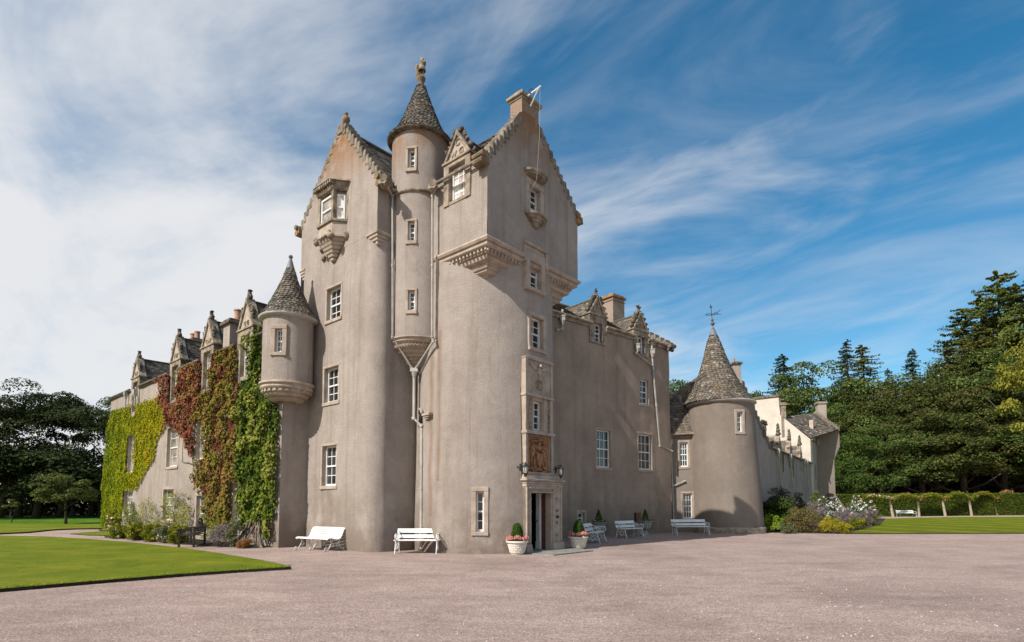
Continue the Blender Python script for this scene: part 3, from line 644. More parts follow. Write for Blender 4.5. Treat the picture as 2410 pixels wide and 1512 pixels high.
mb.build('turret_corbel', M['stone'], dr, smooth=True, auto=R(40))
mb = MB(); mb.lathe((DR.c.x, DR.c.y, 0), [(1.0, zt - .02), (1.15, zt + .0), (1.21, zt + .05), (1.19, zt + .09), (1.0, zt + .1)], 48); mb.build('eaves_ring', M['stone_d'], dr, smooth=True)
mb = MB(); zk = RY(982, 203, 20.3).z
cone_slates(mb, DR.c, [(1.19, zt + .07), (.98, zt + .3), (.80, zt + .62), (.64, zt + 1.0), (.37, zt + 1.7), (.15, zk)], 32, .14, .022); mb.build('cone_roof', M['slate'], dr)
statue = thing('statue', 'lichen-orange stone statue of a standing man on the tip of the tallest conical roof', 'statue', (DR.c.x, DR.c.y, zk))
mb = MB(); mb.lathe((DR.c.x, DR.c.y, zk - .06), [(0, 0), (.15, 0), (.14, .06), (.1, .12), (.115, .2), (.15, .28), (.17, .34), (.16, .38), (.0, .385)], 16); mb.build('pedestal', M['stone_l'], statue, smooth=True)
sfr = Fr((DR.c.x, DR.c.y, zk + .32), (1, 0, 0), (0, -1, 0)); sth = RY(982, 140, 20.3).z - zk - .3
mb = MB(); put_fig(mb, FIG, sfr, .02, 0, 0, sth, 1, .06, 1.0); sb = mb.build('body', M['stone_l'], statue, smooth=True)
mb = MB(); mb.lathe((DR.c.x + .03, DR.c.y, zk + .32), [(.0, sth * .66), (.1, sth * .64), (.13, sth * .5), (.15, sth * .36), (.14, sth * .345)], 12); blobs(mb, sfr, [(.03, 0, sth * .92, .075, .12), (.12, .07, sth * .72, .08, .07)], 5); mb.build('tunic_and_hood', M['stone_g'], statue, smooth=True)
mb = MB(); mb.tube([sfr.p(-.08, -.02, 0), sfr.p(-.12, -.02, sth * .25), sfr.p(-.17, 0, sth * .5), sfr.p(-.12, 0, sth * .66)], [.09, .07, .06, .03], 7); blobs(mb, sfr, [(-.16, 0, sth * .55, .06, .12)], 8); mb.build('tree_stump', M['stone_l'], statue, smooth=True)

# ---- the round tower and the square cap house --------------------------------------------------------
ht = []; CRo = Pl(CR.p, CR.d)
a_mid = math.atan2(CR.n.y, CR.n.x)
def crwin(xl, xr, yt, yb, **kw):                        # a window in the tangent face of the round tower
    s, w_, z0, z1 = opening(CR, xl, xr, yt, yb, .16); a = a_mid + (s - 2.53) / 2.55; d = w_ / 2 / 2.55 + .03; ht.append((a - d, a + d, z0 - .04, z1 + .04))
    return window(castle, CR.frame(s), w_, z0, z1, **kw), s, w_, z0, z1
w2, s2, ww2, z20, z21 = crwin(1244.5, 1264, 617, 679, cols=2, rows=2, sur=.2, proud=.07)
w3, s3, ww3, z30, z31 = crwin(1250, 1270, 752, 820, cols=2, rows=2, sur=.15, proud=.035)
w4s = opening(CR, 1255, 1269, 947, 1013)
ht.append((a_mid + (1.75 - 2.53) / 2.55, a_mid + (3.45 - 2.53) / 2.55, 2.4, w4s[3] + .4)); ht.append((a_mid + (2.0 - 2.53) / 2.55, a_mid + (3.4 - 2.53) / 2.55, -.1, 2.4))
win(castle, TW, ht, 1120.5, 1139, 1157, 1252, cols=1, rows=2, sur=.15, rec=.14, glass='glass')
mb = MB(); wall_grid(mb, TW.f, -math.pi, math.pi, 0, 10.25, ht, ds=.09, dzz=.4, amp=.03); mb.build('round_tower', H_, castle, smooth=True)
hc = []; s, w_, z0, z1 = opening(CR, 1245, 1262.5, 448, 499, .16); hc2 = [(s - w_ / 2 - .04, s + w_ / 2 + .04, z0 - .04, z1 + .04)]
nw = window(castle, CR.frame(s), w_, z0, z1, cols=2, rows=2, sur=.2, proud=.04); nfr = CR.frame(s)
hc2.append((s2 - ww2 / 2 - .04, s2 + ww2 / 2 + .04, z20 - .04, z21 + .04))
ds_, dw, dz0, dz1 = opening(CL, 1065, 1096, 393, 466, .14); CEZ = 12.85
hc3 = [(ds_ - dw / 2 - .04, ds_ + dw / 2 + .04, dz0, CEZ + 1)]
mb = MB(); wall_grid(mb, CR.f, 0, 5.06, 10.2, CEZ, [h for h in hc2 if h[2] < CEZ], amp=.025); wall_grid(mb, CL.f, 0, 4.2, 10.2, CEZ, hc3, amp=.025)
FAR = Pl(CR.f(5.06, 0), U); wall_grid(mb, FAR.f, 0, 5.06, 10.2, CEZ, ds=1); wall_grid(mb, Pl(CL.f(5.06, 0), V).f, 0, 5.06, 6, CEZ, ds=1)
gx, gz = 2.25, 15.45; gh2 = lambda s: CEZ + (gz - CEZ) * min(1, s / 1.72, (5.06 - s) / 2.36); wall_grid(mb, lambda s, t, d: CR.f(s, CEZ + t * (gh2(s) - CEZ), d), 0, 5.06, 0, 1, (), .3, .15, .025)
mb.build('cap_house_wall', H_, castle, smooth=True, auto=R(35))
# square corbel courses dying into the round tower
mb = MB(); prof = [(2.52, 10.27), (2.60, 10.25), (2.62, 10.19), (2.58, 10.12), (2.50, 10.10), (2.53, 10.06), (2.52, 9.99), (2.46, 9.95), (2.38, 9.94), (2.36, 9.83), (2.28, 9.81), (2.30, 9.76), (2.27, 9.67), (2.18, 9.64), (2.12, 9.62), (2.10, 9.46), (2.04, 9.45), (2.04, 9.38), (1.98, 9.33), (1.90, 9.32), (1.88, 9.26), (1.80, 9.22)]
uu, vv = Vector((U[0], U[1], 0)), Vector((V[0], V[1], 0)); vs = []; SQC = CCOR + vv * 2.53 + uu * 2.53
for h, z in prof: vs += [SQC - vv * h - uu * h + ZV * z, SQC + vv * h - uu * h + ZV * z, SQC + vv * h + uu * h + ZV * z, SQC - vv * h + uu * h + ZV * z]
mb.add(vs, [(i * 4 + k, i * 4 + (k + 1) % 4, (i + 1) * 4 + (k + 1) % 4, (i + 1) * 4 + k) for i in range(len(prof) - 1) for k in range(4)])
for F_, sg in ((CR, 1), (CL, 1)):                        # billet course and carved band
    for k in range(11): x = .16 + k * .17; mb.tube([F_.f(x, 9.93, .12), F_.f(x + .0, 9.84, .10)], .05, 5)
    for k in range(9): x = .50 + k * .085; mb.tube([F_.f(x + .03, 9.60, .42), F_.f(x, 9.55, .41), F_.f(x + .03, 9.48, .42)], .016, 4)
for k in range(8): x = 5.06 - .3 - k * .17; mb.tube([CR.f(x, 9.93, .12), CR.f(x, 9.84, .10)], .05, 5)
cb = mb.build('corbel_table', M['stone'], castle)
mb = MB(); fr = CR.frame(0)                              # the moulding that steps up round the window
xa, xb = s2 - ww2 / 2 - .2, s2 + ww2 / 2 + .2; zh = z21 + .38
mb.box(fr, xa - .12, xb + .12, zh, zh + .11, -.05, .13); mb.box(fr, xa - .10, xa, 9.98, zh, -.05, .09); mb.box(fr, xb, xb + .12, 10.0, zh, -.05, .12)
mb.box(fr, xa, xb, z21 + .21, zh, -.05, .05); mb.build('hood_mould', M['stone'], castle, bevel=.02)
fl = CL.frame(0); sa, sz = CL.at(1033, 797); mb = MB()
mb.box(fl, 2.32, 2.44, sz, 10.12, -.5, .07); mb.box(fl, 2.44, 2.72, sz, sz + .14, -.5, .07); mb.build('strip_moulding', M['stone'], castle, bevel=.02)
# little arched niche and shelf in the angle
q = RY(1010, 975, 20.0); aN, zN = TW.at(1008, 978); nf = TW.frame(aN)
mb = MB(); mb.box(nf, -.17, .26, zN - .02, zN + .06, -.2, .13); mb.box(nf, -.13, .18, zN - .08, zN - .02, -.2, .09); mb.box(nf, -.08, .10, zN - .14, zN - .08, -.2, .05)
aM, zM = TW.at(991, 975); nf2 = TW.frame(aM)
mb.tube([nf2.p(.10 + .16 * math.cos(t) - .05, .03, zM + .16 * math.sin(t)) for t in [math.pi * k / 10 for k in range(11)]], .05, 6); mb.build('niche_moulding', M['stone'], castle, smooth=True, auto=R(40))
mb = MB(); mb.tube([nf2.p(.05, -.04, zM - .35), nf2.p(.05, -.03, zM + .05)], .09, 10); mb.build('niche_shade', M['dark'], castle, smooth=True)  # solid near-black rod stands in for the shade in the hollow
mb = MB(); fr = CR.frame(0)
crow_steps(mb, fr, -.1, CEZ - .05, 1.76, gz - .25, 11, -.42, .02); mb.build('crow_steps', M['step'], castle, bevel=.02); mb = MB(); crow_steps(mb, fr, 5.2, CEZ - .05, 2.7, gz - .2, 12, -.42, .02); mb.build('crow_steps', M['step'], castle, bevel=.02)
for s_ in (-.12, 5.2):
    mb = MB(); f2 = CR.frame(s_); mb.box(f2, -.16, .14, CEZ - .25, CEZ, -.4, .1, taper=.02); mb.tube([f2.p(-.16, -.3, CEZ - .22), f2.p(-.16, .1, CEZ - .22)], .11, 10); mb.tube([f2.p(-.16, -.36, CEZ - .02), f2.p(-.16, .14, CEZ)], .1, 10); mb.build('skew_stone', M['stone_l'], castle)
# bowed hood and sill of the top window
mb = MB()
def bow(z, r0, r1, hgt, y0=0.0):
    pts0 = [(math.cos(t) * r0, math.sin(t) * r0 * .62) for t in [math.pi * k / 12 for k in range(13)]]; pts1 = [(x * r1 / r0, y * r1 / r0) for x, y in pts0]
    vs = [nfr.p(x, y + y0, z) for x, y in pts0] + [nfr.p(x, y + y0, z + hgt) for x, y in pts1]; n = 13
    mb.add(vs, [tuple(range(n)), tuple(range(n, 2 * n))[::-1]] + [(i, i + 1, n + i + 1, n + i) for i in range(n - 1)])
bow(z1 + .28, .50, .56, .08); bow(z1 + .36, .60, .62, .09); bow(z1 + .45, .56, .40, .05); mb.build('bowed_hood', M['stone_g'], nw, bevel=.01); mb = MB()
bow(z0 - .24, .58, .60, .09); bow(z0 - .34, .44, .52, .10); bow(z0 - .44, .32, .42, .10); bow(z0 - .55, .16, .28, .11); bow(z0 - .60, .06, .12, .05)
mb.build('bowed_sill', M['stone_g'], nw, bevel=.01)
# chimney of the cap house
mb = MB(); ch0, ch1 = 1.74, 2.66; cz0, cz1 = gz - 1.2, RY(1229, 232, 19.3).z
mb.box(fr, ch0, ch1, cz0, cz1, -.55, .0); chim = mb.build('chimney', M['harl_c'], castle)
mb = MB(); mb.box(fr, ch0 - .04, ch1 + .04, cz1 - .14, cz1 - .06, -.6, .05); mb.box(fr, ch0 - .11, ch1 + .11, cz1 - .06, cz1 + .06, -.66, .11); mb.box(fr, ch0 - .05, ch1 + .05, cz1 + .06, cz1 + .17, -.6, .05, taper=.03); mb.build('chimney_cope', M['stone_g'], chim, bevel=.02)
mb = MB(); el, er, ap = CR.f(.42, CEZ + .44), CR.f(5.1, CEZ - .02), CR.f(2.2, gz + .05)
for a, b, c_, d_ in ((el, ap, 0, 0), (er, ap, 0, 0)):
    slates(mb, a + uu * .3, a + uu * 5.4, b + uu * 5.4, b + uu * .3, 16)
mb.build('roof', M['slate_d'], castle)
# dormer on the cap house
def dormer(fr, w, z0, z1, zb_, pk, half, zlow, depth, letters=(), glass='glass', cols=3, rows=2, fin='beast', roofmat='slate_d', rlen=2.0, seed=1, ped='stone', facemat='stone_g', ctop=None, glz=None):
    """fr: middle of the window on the wall; zb_: foot of the pediment, pk: its peak, half: half width"""
    mb = MB(); h = w / 2; po = .05
    mb.box(fr, -half, -h, zlow, zb_, -.3, po); mb.box(fr, h, half, zlow, zb_, -.3, po); mb.box(fr, -half, half, z1, zb_, -.3, po + .003); mb.box(fr, -h, h, zlow, z0, -.3, po - .02)
    mb.box(fr, -half - .05, half + .05, zb_, zb_ + .09, -.35, po + .05)
    mb.box(fr, -half + .04, half - .04, zlow + .3, zb_ - .02, -1.0, -.3)
    d = mb.build('dormer', M[facemat], castle, bevel=.012)
    mb = MB(); mb.prism(fr, [(-half + .02, zb_ + .09), (half - .02, zb_ + .09), (0, pk - .05)], -.3, .0); mb.build('pediment', M[ped], d)
    mb = MB()
    for sg in (-1, 1):
        pts = [(sg * half, zb_ + .09), (sg * (half - .12), zb_ + .09), (0, pk - .16), (0, pk + .03)]
        if sg < 0: pts = pts[::-1]
        mb.prism(fr, pts, -.32, .07)
    mb.build('pediment_frame', M[facemat], d, bevel=.01)
    window(d, fr, w, z0, z1, cols=cols, rows=rows, sur=0, rec=.14, glass=glass)
    for tx, x, z, sz_ in letters: text_part(tx, fr, x, z, sz_, M['stone_g'], d, y=.0)
    mb = MB(); rn = random.Random(seed)
    if fin == 'beast':                                   # crouching beasts on the slopes and a crowning figure
        for sg in (-1, 1):
            b = .55; x, z = sg * half * b, zb_ + (pk - zb_) * (1 - b) + .1
            blobs(mb, fr, [(x + sg * .06, -.05, z, .11, .16), (x + sg * .02, -.03, z + .16, .09, .10), (x + sg * .12, .0, z - .16, .07, .12), (x - sg * .06, .02, z + .26, .075, .07), (x + sg * .17, -.02, z - .28, .05, .07)], seed * 7 + sg)
            mb.tube([fr.p(x + sg * .1, 0, z - .1), fr.p(x + sg * .2, .03, z - .02), fr.p(x + sg * .16, .05, z + .12)], .022, 5)
        blobs(mb, fr, [(0, -.1, pk + .08, .12, .14), (.02, -.1, pk + .24, .09, .10), (-.05, -.08, pk + .34, .10, .05), (.08, -.1, pk + .33, .06, .06)], seed * 11)
    elif fin == 'flower':
        for k in range(7):
            for sg in (-1, 1):
                t = k / 7.0; x, z = sg * half * (1 - t) * .96 + sg * .07, zb_ + .16 + (pk - zb_) * t; blobs(mb, fr, [(x, -.1 + rn.uniform(-.05, .1), z, rn.uniform(.06, .11), rn.uniform(.07, .12))], seed * 5 + k + (sg > 0) * 9, rough=.45)
        for k in range(8): blobs(mb, fr, [(rn.uniform(-.13, .13), -.1 + rn.uniform(-.06, .06), pk + rn.uniform(0, .2), .08, .08)], seed * 3 + k, rough=.5)
    else:                                                # scrolls and a finial
        for sg in (-1, 1):
            for t, r_ in ((.12, .10), (.34, .13), (.58, .15), (.80, .13)):
                x, z = sg * (half * (1 - t) + .08), zb_ + (pk - zb_) * t + .12; blobs(mb, fr, [(x, -.1, z, r_, r_ * 1.1)], seed * 3 + int(t * 10) + (sg > 0) * 20, rough=.42)
                mb.tube([fr.p(x + r_ * .8 * math.cos(a) * (1 - a / 9), .02, z + r_ * .8 * math.sin(a) * (1 - a / 9)) for a in [k * .7 for k in range(9)]], .025, 5)
        blobs(mb, fr, [(0, -.1, pk + .05, .12, .09), (0, -.1, pk + .18, .07, .08), (0, -.1, pk + .28, .10, .06), (0, -.1, pk + .40, .05, .08)], seed * 13)
        if fin == 'cross': blobs(mb, fr, [(-.12, -.1, pk + .36, .08, .045), (.12, -.1, pk + .34, .08, .045)], seed)
    mb.build('carving', M['stone_d'], d, smooth=True)
    mb = MB(); b = fr.n * -1; n_ = int((pk - zb_) / .1)
    for sg in (-1, 1):
        e0 = fr.p(sg * (half - .02), -.3, zb_ + .02); a0 = fr.p(0, -.3, pk - .12); slates(mb, e0, e0 + b * rlen, a0 + b * rlen, a0, max(5, n_), .22, .025, random.Random(seed + sg))
    mb.tube([fr.p(0, -.3, pk - .08), fr.p(0, -.3 - rlen, pk - .08)], .05, 6, .4)
    mb.build('dormer_roof', M[roofmat], d); return d
dfr = CL.frame(ds_); pb = CL.at(1078, 377)[1]; pp = CL.at(1075, 314)[1]
dormer(dfr, dw, dz0, dz1, pb, pp + .05, .66, dz0 - .12, 1, letters=(('C', .0, pb + .52, .34), ('W', -.19, pb + .17, .27), ('G', .19, pb + .17, .31)), glass='pale_pane', fin='flower', seed=4, rlen=1.6)

# ---- carved panel, arms and doorway on the tower ------------------------------------------------------
PO = .03; PF = Pl(CR.p, CR.d, PO); pf = PF.frame(0)
def pz(y, x=1265): return PF.at(x, y)[1]
def ps(x, y=1000): return PF.at(x, y)[0]
pL, pR = ps(1237, 1000), ps(1297, 1000); zT, zSill, zMid, zArm0, zArm1 = pz(852), pz(1020), pz(930), pz(1112), pz(1028)
zT2 = pz(935)
wl, _w, wz0, wz1 = opening(PF, 1255, 1269.5, 947, 1013, .15)
wc = wl; wh = _w / 2
mb = MB()                                                # upper panel body in pieces round the window
mb.box(pf, pL, wc - wh, zSill, zT2, -.8, 0); mb.box(pf, wc + wh, pR, zSill, zT2, -.8, 0); mb.box(pf, wc - wh, wc + wh, wz1, zT2, -.8, 0); mb.box(pf, wc - wh, wc + wh, zSill, wz0, -.8, 0)
mb.box(pf, pL, pR, zT2, zT, -.8, 0); mb.box(pf, pL, pR, pz(1119), zArm0 , -.8, 0); mb.box(pf, pL, pR, zArm1, zSill, -.8, 0)
aL, aR = pL + .13, pR - .10; mb.box(pf, pL, aL, zArm0, zArm1, -.8, 0); mb.box(pf, aR, pR, zArm0, zArm1, -.8, 0)
fp = mb.build('frontispiece', M['stone'], castle)
window(fp, PF.frame(wc), wh * 2, wz0, wz1, cols=2, rows=2, sur=0, rec=.15)
mb = MB()                                                # mouldings
mb.box(pf, pL - .07, pL + .04, zArm0, zT, -.5, .07); mb.box(pf, pL + .055, pL + .07, zArm1, zT, -.5, .04); mb.box(pf, pR - .05, pR + .05, zArm0, zT, -.5, .05)
cxp = (pL + pR) / 2
mb.prism(pf, [(pL - .08, zT), (pR + .08, zT), (pR + .1, zT + .06)] + [(cxp + (pR - pL) * .54 * math.cos(t), zT + .06 + .08 * math.sin(t)) for t in [math.pi * k / 8 for k in range(1, 8)]] + [(pL - .10, zT + .06)], -.5, .08)
mb.box(pf, pL - .1, pR + .08, zT2 - .03, zT2 + .05, -.4, .10); mb.box(pf, pL - .1, pR + .08, zSill - .06, zSill + .04, -.4, .13)
mb.box(pf, pL - .06, pR + .06, zArm0 - .08, zArm0, -.4, .08)
for x in (pL + .10, wc - wh - .09, wc + wh + .03, pR - .10): mb.box(pf, x, x + .045, zSill + .04, zT2 - .03, -.1, .05)
mb.build('mouldings', M['stone'], fp, bevel=.015)
mb = MB()                                                # chains of carved beads beside the window, dentils under the sill
for x in (pL + .18, pR - .17):
    for k in range(15): z = zSill + .08 + (zT2 - zSill - .16) * k / 14; blobs(mb, pf, [(x + (.025 if k % 2 else -.025), .02, z, .04, .045)], k, .3, 1)
    mb.build('carved_beads', M['stone_g'], fp); mb = MB()
for k in range(15): x = pL + .1 + (pR - pL - .2) * k / 14; mb.box(pf, x - .02, x + .02, zSill - .1, zSill - .06, 0, .09)
for k in range(22): z = zArm0 + (zArm1 - zArm0) * k / 21; mb.box(pf, pL + .07, pL + .115, z - .02, z + .015, 0, .05)
for k in range(22): z = zArm0 + (zArm1 - zArm0) * k / 21; mb.box(pf, pR - .085, pR - .04, z - .02, z + .015, 0, .05)
for k in range(15): x = pL + .1 + (pR - pL - .2) * k / 14; mb.tube([pf.p(x, .06, zArm0 - .07), pf.p(x + .05, .08, zArm0 - .02)], .02, 4)
mb.build('carved_beads', M['stone_g'], fp)
mb = MB(); zr = pz(907); rr = .24                          # monogram roundel under a pointed arch
mb.tube([pf.p(cxp + rr * math.cos(t), .0, zr + rr * math.sin(t)) for t in [2 * math.pi * k / 24 for k in range(25)]], .035, 6)
mb.tube([pf.p(cxp + .40 * math.cos(t), .0, zr + .40 * math.sin(t) * (1 if math.sin(t) < .8 else 1.12)) for t in [-.35 + (math.pi + .7) * k / 20 for k in range(21)]], .035, 6)
mb.tube([pf.p(cxp - .12, .02, zr + .42), pf.p(cxp, .03, zr + .62), pf.p(cxp + .12, .02, zr + .42)], .03, 5)
for sg in (-1, 1): mb.prism(pf, [(cxp + sg * .34, zT2 + .05), (cxp + sg * .42, zT2 + .05), (cxp + sg * .42, zT2 + .22)], -.05, .03)
mb.build('roundel', M['stone'], fp, smooth=True, auto=R(40))
mb = MB()
for dx in (-.1, .1):
    mb.tube([pf.p(cxp + dx + .1 * math.cos(t), .03, zr + .13 * math.sin(t)) for t in [.9 + (2 * math.pi - 1.4) * k / 16 for k in range(17)]], .018, 5)
mb.tube([pf.p(cxp - .05, .03, zr - .17), pf.p(cxp - .05, .03, zr + .17)], .018, 5); mb.tube([pf.p(cxp + .05, .03, zr - .17), pf.p(cxp + .05, .03, zr + .17)], .018, 5); mb.tube([pf.p(cxp - .05, .03, zr), pf.p(cxp + .05, .03, zr)], .018, 5)
mb.build('monogram', M['stone_g'], fp)
mb = MB(); zg = zT - .3                                   # winged figure over the arch
blobs(mb, pf, [(cxp, .04, zg - .05, .09, .17), (cxp, .08, zg + .14, .07, .07)], 4, .2)
for sg in (-1, 1):
    mb.prism(pf, [(cxp + sg * .08, zg - .02), (cxp + sg * .30, zg + .0), (cxp + sg * .52, zg + .14), (cxp + sg * .50, zg + .2), (cxp + sg * .2, zg + .12)][::sg], 0, .05)
mb.build('winged_figure', M['stone'], fp, smooth=True, auto=R(40))
mb = MB(); mb.box(pf, aL, aR, zArm0, zArm1, -.10, -.06); arms = mb.build('arms_panel', M['ochre'], castle)
mb = MB(); ah = zArm1 - zArm0; ac = (aL + aR) / 2; aw = aR - aL; af = Fr(pf.p(0, -.05, 0), pf.d, pf.n)
put_fig(mb, FIG2, af, ac - aw * .27, .03, zArm0 + ah * .12, ah * .74, 1, .04, .8); put_fig(mb, FIG2, af, ac + aw * .27, .03, zArm0 + ah * .12, ah * .72, -1, -.04, .8)
sh = [(-.15, .52), (.15, .52), (.15, .34), (.10, .22), (0, .15), (-.10, .22), (-.15, .34)]; mb.prism(af, [(ac + x * aw * .9, zArm0 + ah * z) for x, z in sh][::-1], -.02, .09)
blobs(mb, af, [(ac, .05, zArm0 + ah * .68, .11, .12), (ac, .05, zArm0 + ah * .80, .09, .08), (ac, .05, zArm0 + ah * .90, .12, .05), (ac - .17, .02, zArm0 + ah * .72, .09, .1), (ac + .18, .02, zArm0 + ah * .66, .09, .12), (ac - .24, .02, zArm0 + ah * .86, .13, .06), (ac - .36, .0, zArm0 + ah * .84, .09, .06), (ac + .3, .02, zArm0 + ah * .84, .13, .05), (ac + .4, .0, zArm0 + ah * .80, .07, .06), (ac - .3, 0, zArm0 + ah * .12, .14, .07), (ac + .3, 0, zArm0 + ah * .12, .14, .07), (ac, .03, zArm0 + ah * .08, .1, .06)], 40, .4)
mb.tube([af.p(ac + t * aw * .47, .05 + .03 * math.cos(t * 9), zArm0 + ah * (.06 + .035 * math.cos(t * 7))) for t in [-1 + k / 10 for k in range(21)]], .045, 5)
mb.build('coat_of_arms', M['arms'], arms, smooth=True, auto=R(50))
# portal
PP = Pl(CR.p, CR.d, .10); qf = PP.frame(0)
def qs(x, y=1220): return PP.at(x, y)[0]
def qz(y, x=1272): return PP.at(x, y)[1]
oL, oR, oT = qs(1250.6), qs(1297), PP.at(1274, 1161)[1]; eL, eR = qs(1238, 1200), qs(1322, 1200); cT = qz(1121); cB = qz(1139)
mb = MB()
mb.box(qf, eL, oL, 0, cB, -.75, 0); mb.box(qf, oR + .001, eR, 0, cB, -.26, 0); mb.box(qf, oR + .12, eR, 0, cB, -.7, -.26); mb.box(qf, oL, oR, oT, cB, -.5, 0)
portal = mb.build('portal', M['stone'], castle, bevel=.01)
mb = MB()
mb.box(qf, eL - .04, eR + .04, cB, cB + .08, -.6, .06); mb.box(qf, eL - .10, eR + .09, cB + .08, cB + .15, -.6, .12); mb.box(qf, eL - .06, eR + .05, cB + .15, cT + .04, -.6, .06, taper=.05)
mb.box(qf, oL - .16, oR + .16, oT + .14, oT + .22, -.3, .08); mb.box(qf, eL - .02, eR + .02, cB - .12, cB, -.3, .04)
for x in (eL + .0, eL + .09, eL + .19): mb.box(qf, x, x + .05, .3, cB - .12, -.3, .045)
for x in (oL - .12, oR + .06): mb.box(qf, x, x + .06, .3, oT + .14, -.3, .05)
mb.box(qf, oL - .06, oR + .06, oT + .0, oT + .06, -.3, .05); mb.box(qf, eR - .09, eR - .02, .3, cB - .12, -.3, .045)
mb.box(qf, oL - .34, oL - .02, 0, .28, -.3, .10, taper=.02); mb.box(qf, eL - .04, eL + .22, 0, .26, -.3, .10, taper=.02); mb.box(qf, oR + .02, eR + .05, 0, .28, -.3, .10, taper=.02)
mb.build('portal_mouldings', M['stone'], portal, bevel=.015)
mb = MB()
for k in range(5):
    for x in ((oL - .12 + eL + .24) / 2, (oR + .12 + eR - .09) / 2): blobs(mb, qf, [(x, .0, .55 + k * .43, .05, .05)], k, .2, 1); mb.box(qf, x - .06, x + .06, .50 + k * .43, .53 + k * .43, 0, .05)
mb.build('carved_bosses', M['stone_g'], portal)
mb = MB(); mb.box(qf, oL - .7, oR + 1.6, 0, oT + .3, -1.6, -1.55); mb.box(qf, oL - .7, oR + 1.4, oT + .2, oT + .25, -1.55, -.75); mb.box(qf, oL - .5, oR + 1.3, .0, .03, -1.55, -.2); inn = mb.build('hall_dark_lining', M['dark'], castle)  # near-black sheets paint the darkness of the unlit hall
mb = MB(); mb.box(qf, oL - .72, oL - .7, 0, oT + .3, -1.55, -.75); mb.build('hall_side_wall', M['int_wall'], castle)
dx = oR - .02; mb = MB()                                  # the open door leaves
mb.box(qf, oR + .001, oR + .06, .04, oT - .01, -.44, -.262); dl = mb.build('door', M['door'], castle)
xd = oR - .05; mb = MB(); mb.box(qf, xd, xd + .07, .04, oT + .1, -.64, -.442); mb.box(qf, xd - .02, xd + .09, .04, .30, -.65, -.438); mb.box(qf, xd - .03, xd - .001, .3, oT + .1, -.50, -.45)
idr = mb.build('inner_door', M['paint'], castle)
mb = MB(); c = qf.p(xd - .04, -.56, 1.02); mb.blob(c, .03, seed=2, rough=0); mb.build('door_knob', M['iron'], idr, smooth=True)
mb = MB(); c = qf.p((oR + eR) / 2, .03, 1.17); mb.tube([qf.p((oR + eR) / 2 + .03, -.02, 1.17), qf.p((oR + eR) / 2 + .03, .06, 1.17)], .055, 14); mb.build('bell_pull', M['iron'], portal)
sl = [G(1233, 1304), G(1303, 1308.5), G(1396, 1298), G(1335, 1290), G(1255, 1290)]
mb = MB(); mb.flat([(p.x, p.y) for p in sl], .0, .035); tag(mb.build('doorstep', M['slab'], None), 'flat grey stone slab on the gravel in front of the open doorway', 'doorstep')
def lantern(px, py, label):
    q_ = PP.at(px, py); f4 = PP.frame(q_[0], q_[1]); o = thing('wall_lantern', label, 'lantern', f4.p(0, 0, 0), group='black lanterns flanking the doorway')
    m_ = MB(); sg = 1 if px > 1270 else -1
    m_.tube([f4.p(0, -.5, .1), f4.p(0, 0, .1)], .02, 6); m_.tube([f4.p(0, -.06, -.04), f4.p(0, -.06, .2)], .035, 8); m_.tube([f4.p(0, 0, .12)] + [f4.p(0, .03 + .04 * k, .18 + .05 * math.sin(k)) for k in range(4)] + [f4.p(0, .17, .12)], .015, 6); m_.build('bracket', M['iron'], o)
    f5 = Fr(f4.p(0, .17, -.10), f4.d, f4.n); m_ = MB(); m_.lathe((f5.o.x, f5.o.y, f5.o.z), [(.0, -.16), (.02, -.15), (.03, -.10), (.06, -.06), (.075, -.03), (.06, -.02)], 10); m_.lathe((f5.o.x, f5.o.y, f5.o.z), [(.12, .19), (.11, .21), (.07, .26), (.03, .29), (.02, .34), (0, .35)], 10)
    for k in range(6): a = k * math.pi / 3; m_.tube([f5.o + Vector((.065 * math.cos(a), .065 * math.sin(a), -.03)), f5.o + Vector((.105 * math.cos(a), .105 * math.sin(a), .2))], .008, 4)
    m_.build('cage', M['iron'], o); m_ = MB(); m_.lathe((f5.o.x, f5.o.y, f5.o.z), [(.055, -.02), (.095, .19)], 12); m_.build('glass', M['lantern_glass'], o)
lantern(1228, 1106, 'black wall lantern left of the carved coat of arms, above the door'); lantern(1311, 1111, 'black wall lantern right of the carved coat of arms, in shade')
# ---- the creeper-clad range on the left -----------------------------------------------------------------
AP = Pl((-8.664, 21.276), U); aEnd = AP.at(258, 1000)[0]; AEZ = 8.42
hA = []
for xl, xr, yt, yb, c_, r_ in ((309, 319, 1027, 1111, 2, 3), (401, 418, 1009, 1098, 2, 2), (299.5, 312.5, 1157, 1212, 2, 2), (391.5, 408, 1153, 1226, 2, 2), (470, 487, 1168, 1252, 2, 2), (558, 571, 1140, 1252, 2, 2), (471, 484, 994, 1080, 2, 2)):
    win(castle, AP, hA, xl, xr, yt, yb, cols=c_, rows=r_, sur=.15, rec=.16, glass='net')
DA = []
for xl, xr, yb_ in ((312, 331, 889), (404, 426, 848), (476, 505.5, 815), (563, 598, 774)):
    c = (AP.at(xl, yb_)[0] + AP.at(xr, yb_)[0]) / 2; DA.append(c); hA.append((c - .6, c + .6, 6.75, 12))
mb = MB(); wall_grid(mb, AP.f, 0, aEnd, 0, AEZ, hA, amp=.03); EW = Pl(AP.f(0, 0), V); wall_grid(mb, EW.f, 0, 1.3, 0, AEZ, amp=.02); wall_grid(mb, Pl(AP.f(aEnd, 0), V).f, 0, 6, 0, AEZ, ds=1)
mb.build('range_wall', H_, castle, smooth=True, auto=R(40))
mb = MB(); back = Vector((V[0], V[1], 0)); a0, a1 = AP.f(0, AEZ), AP.f(aEnd, AEZ)
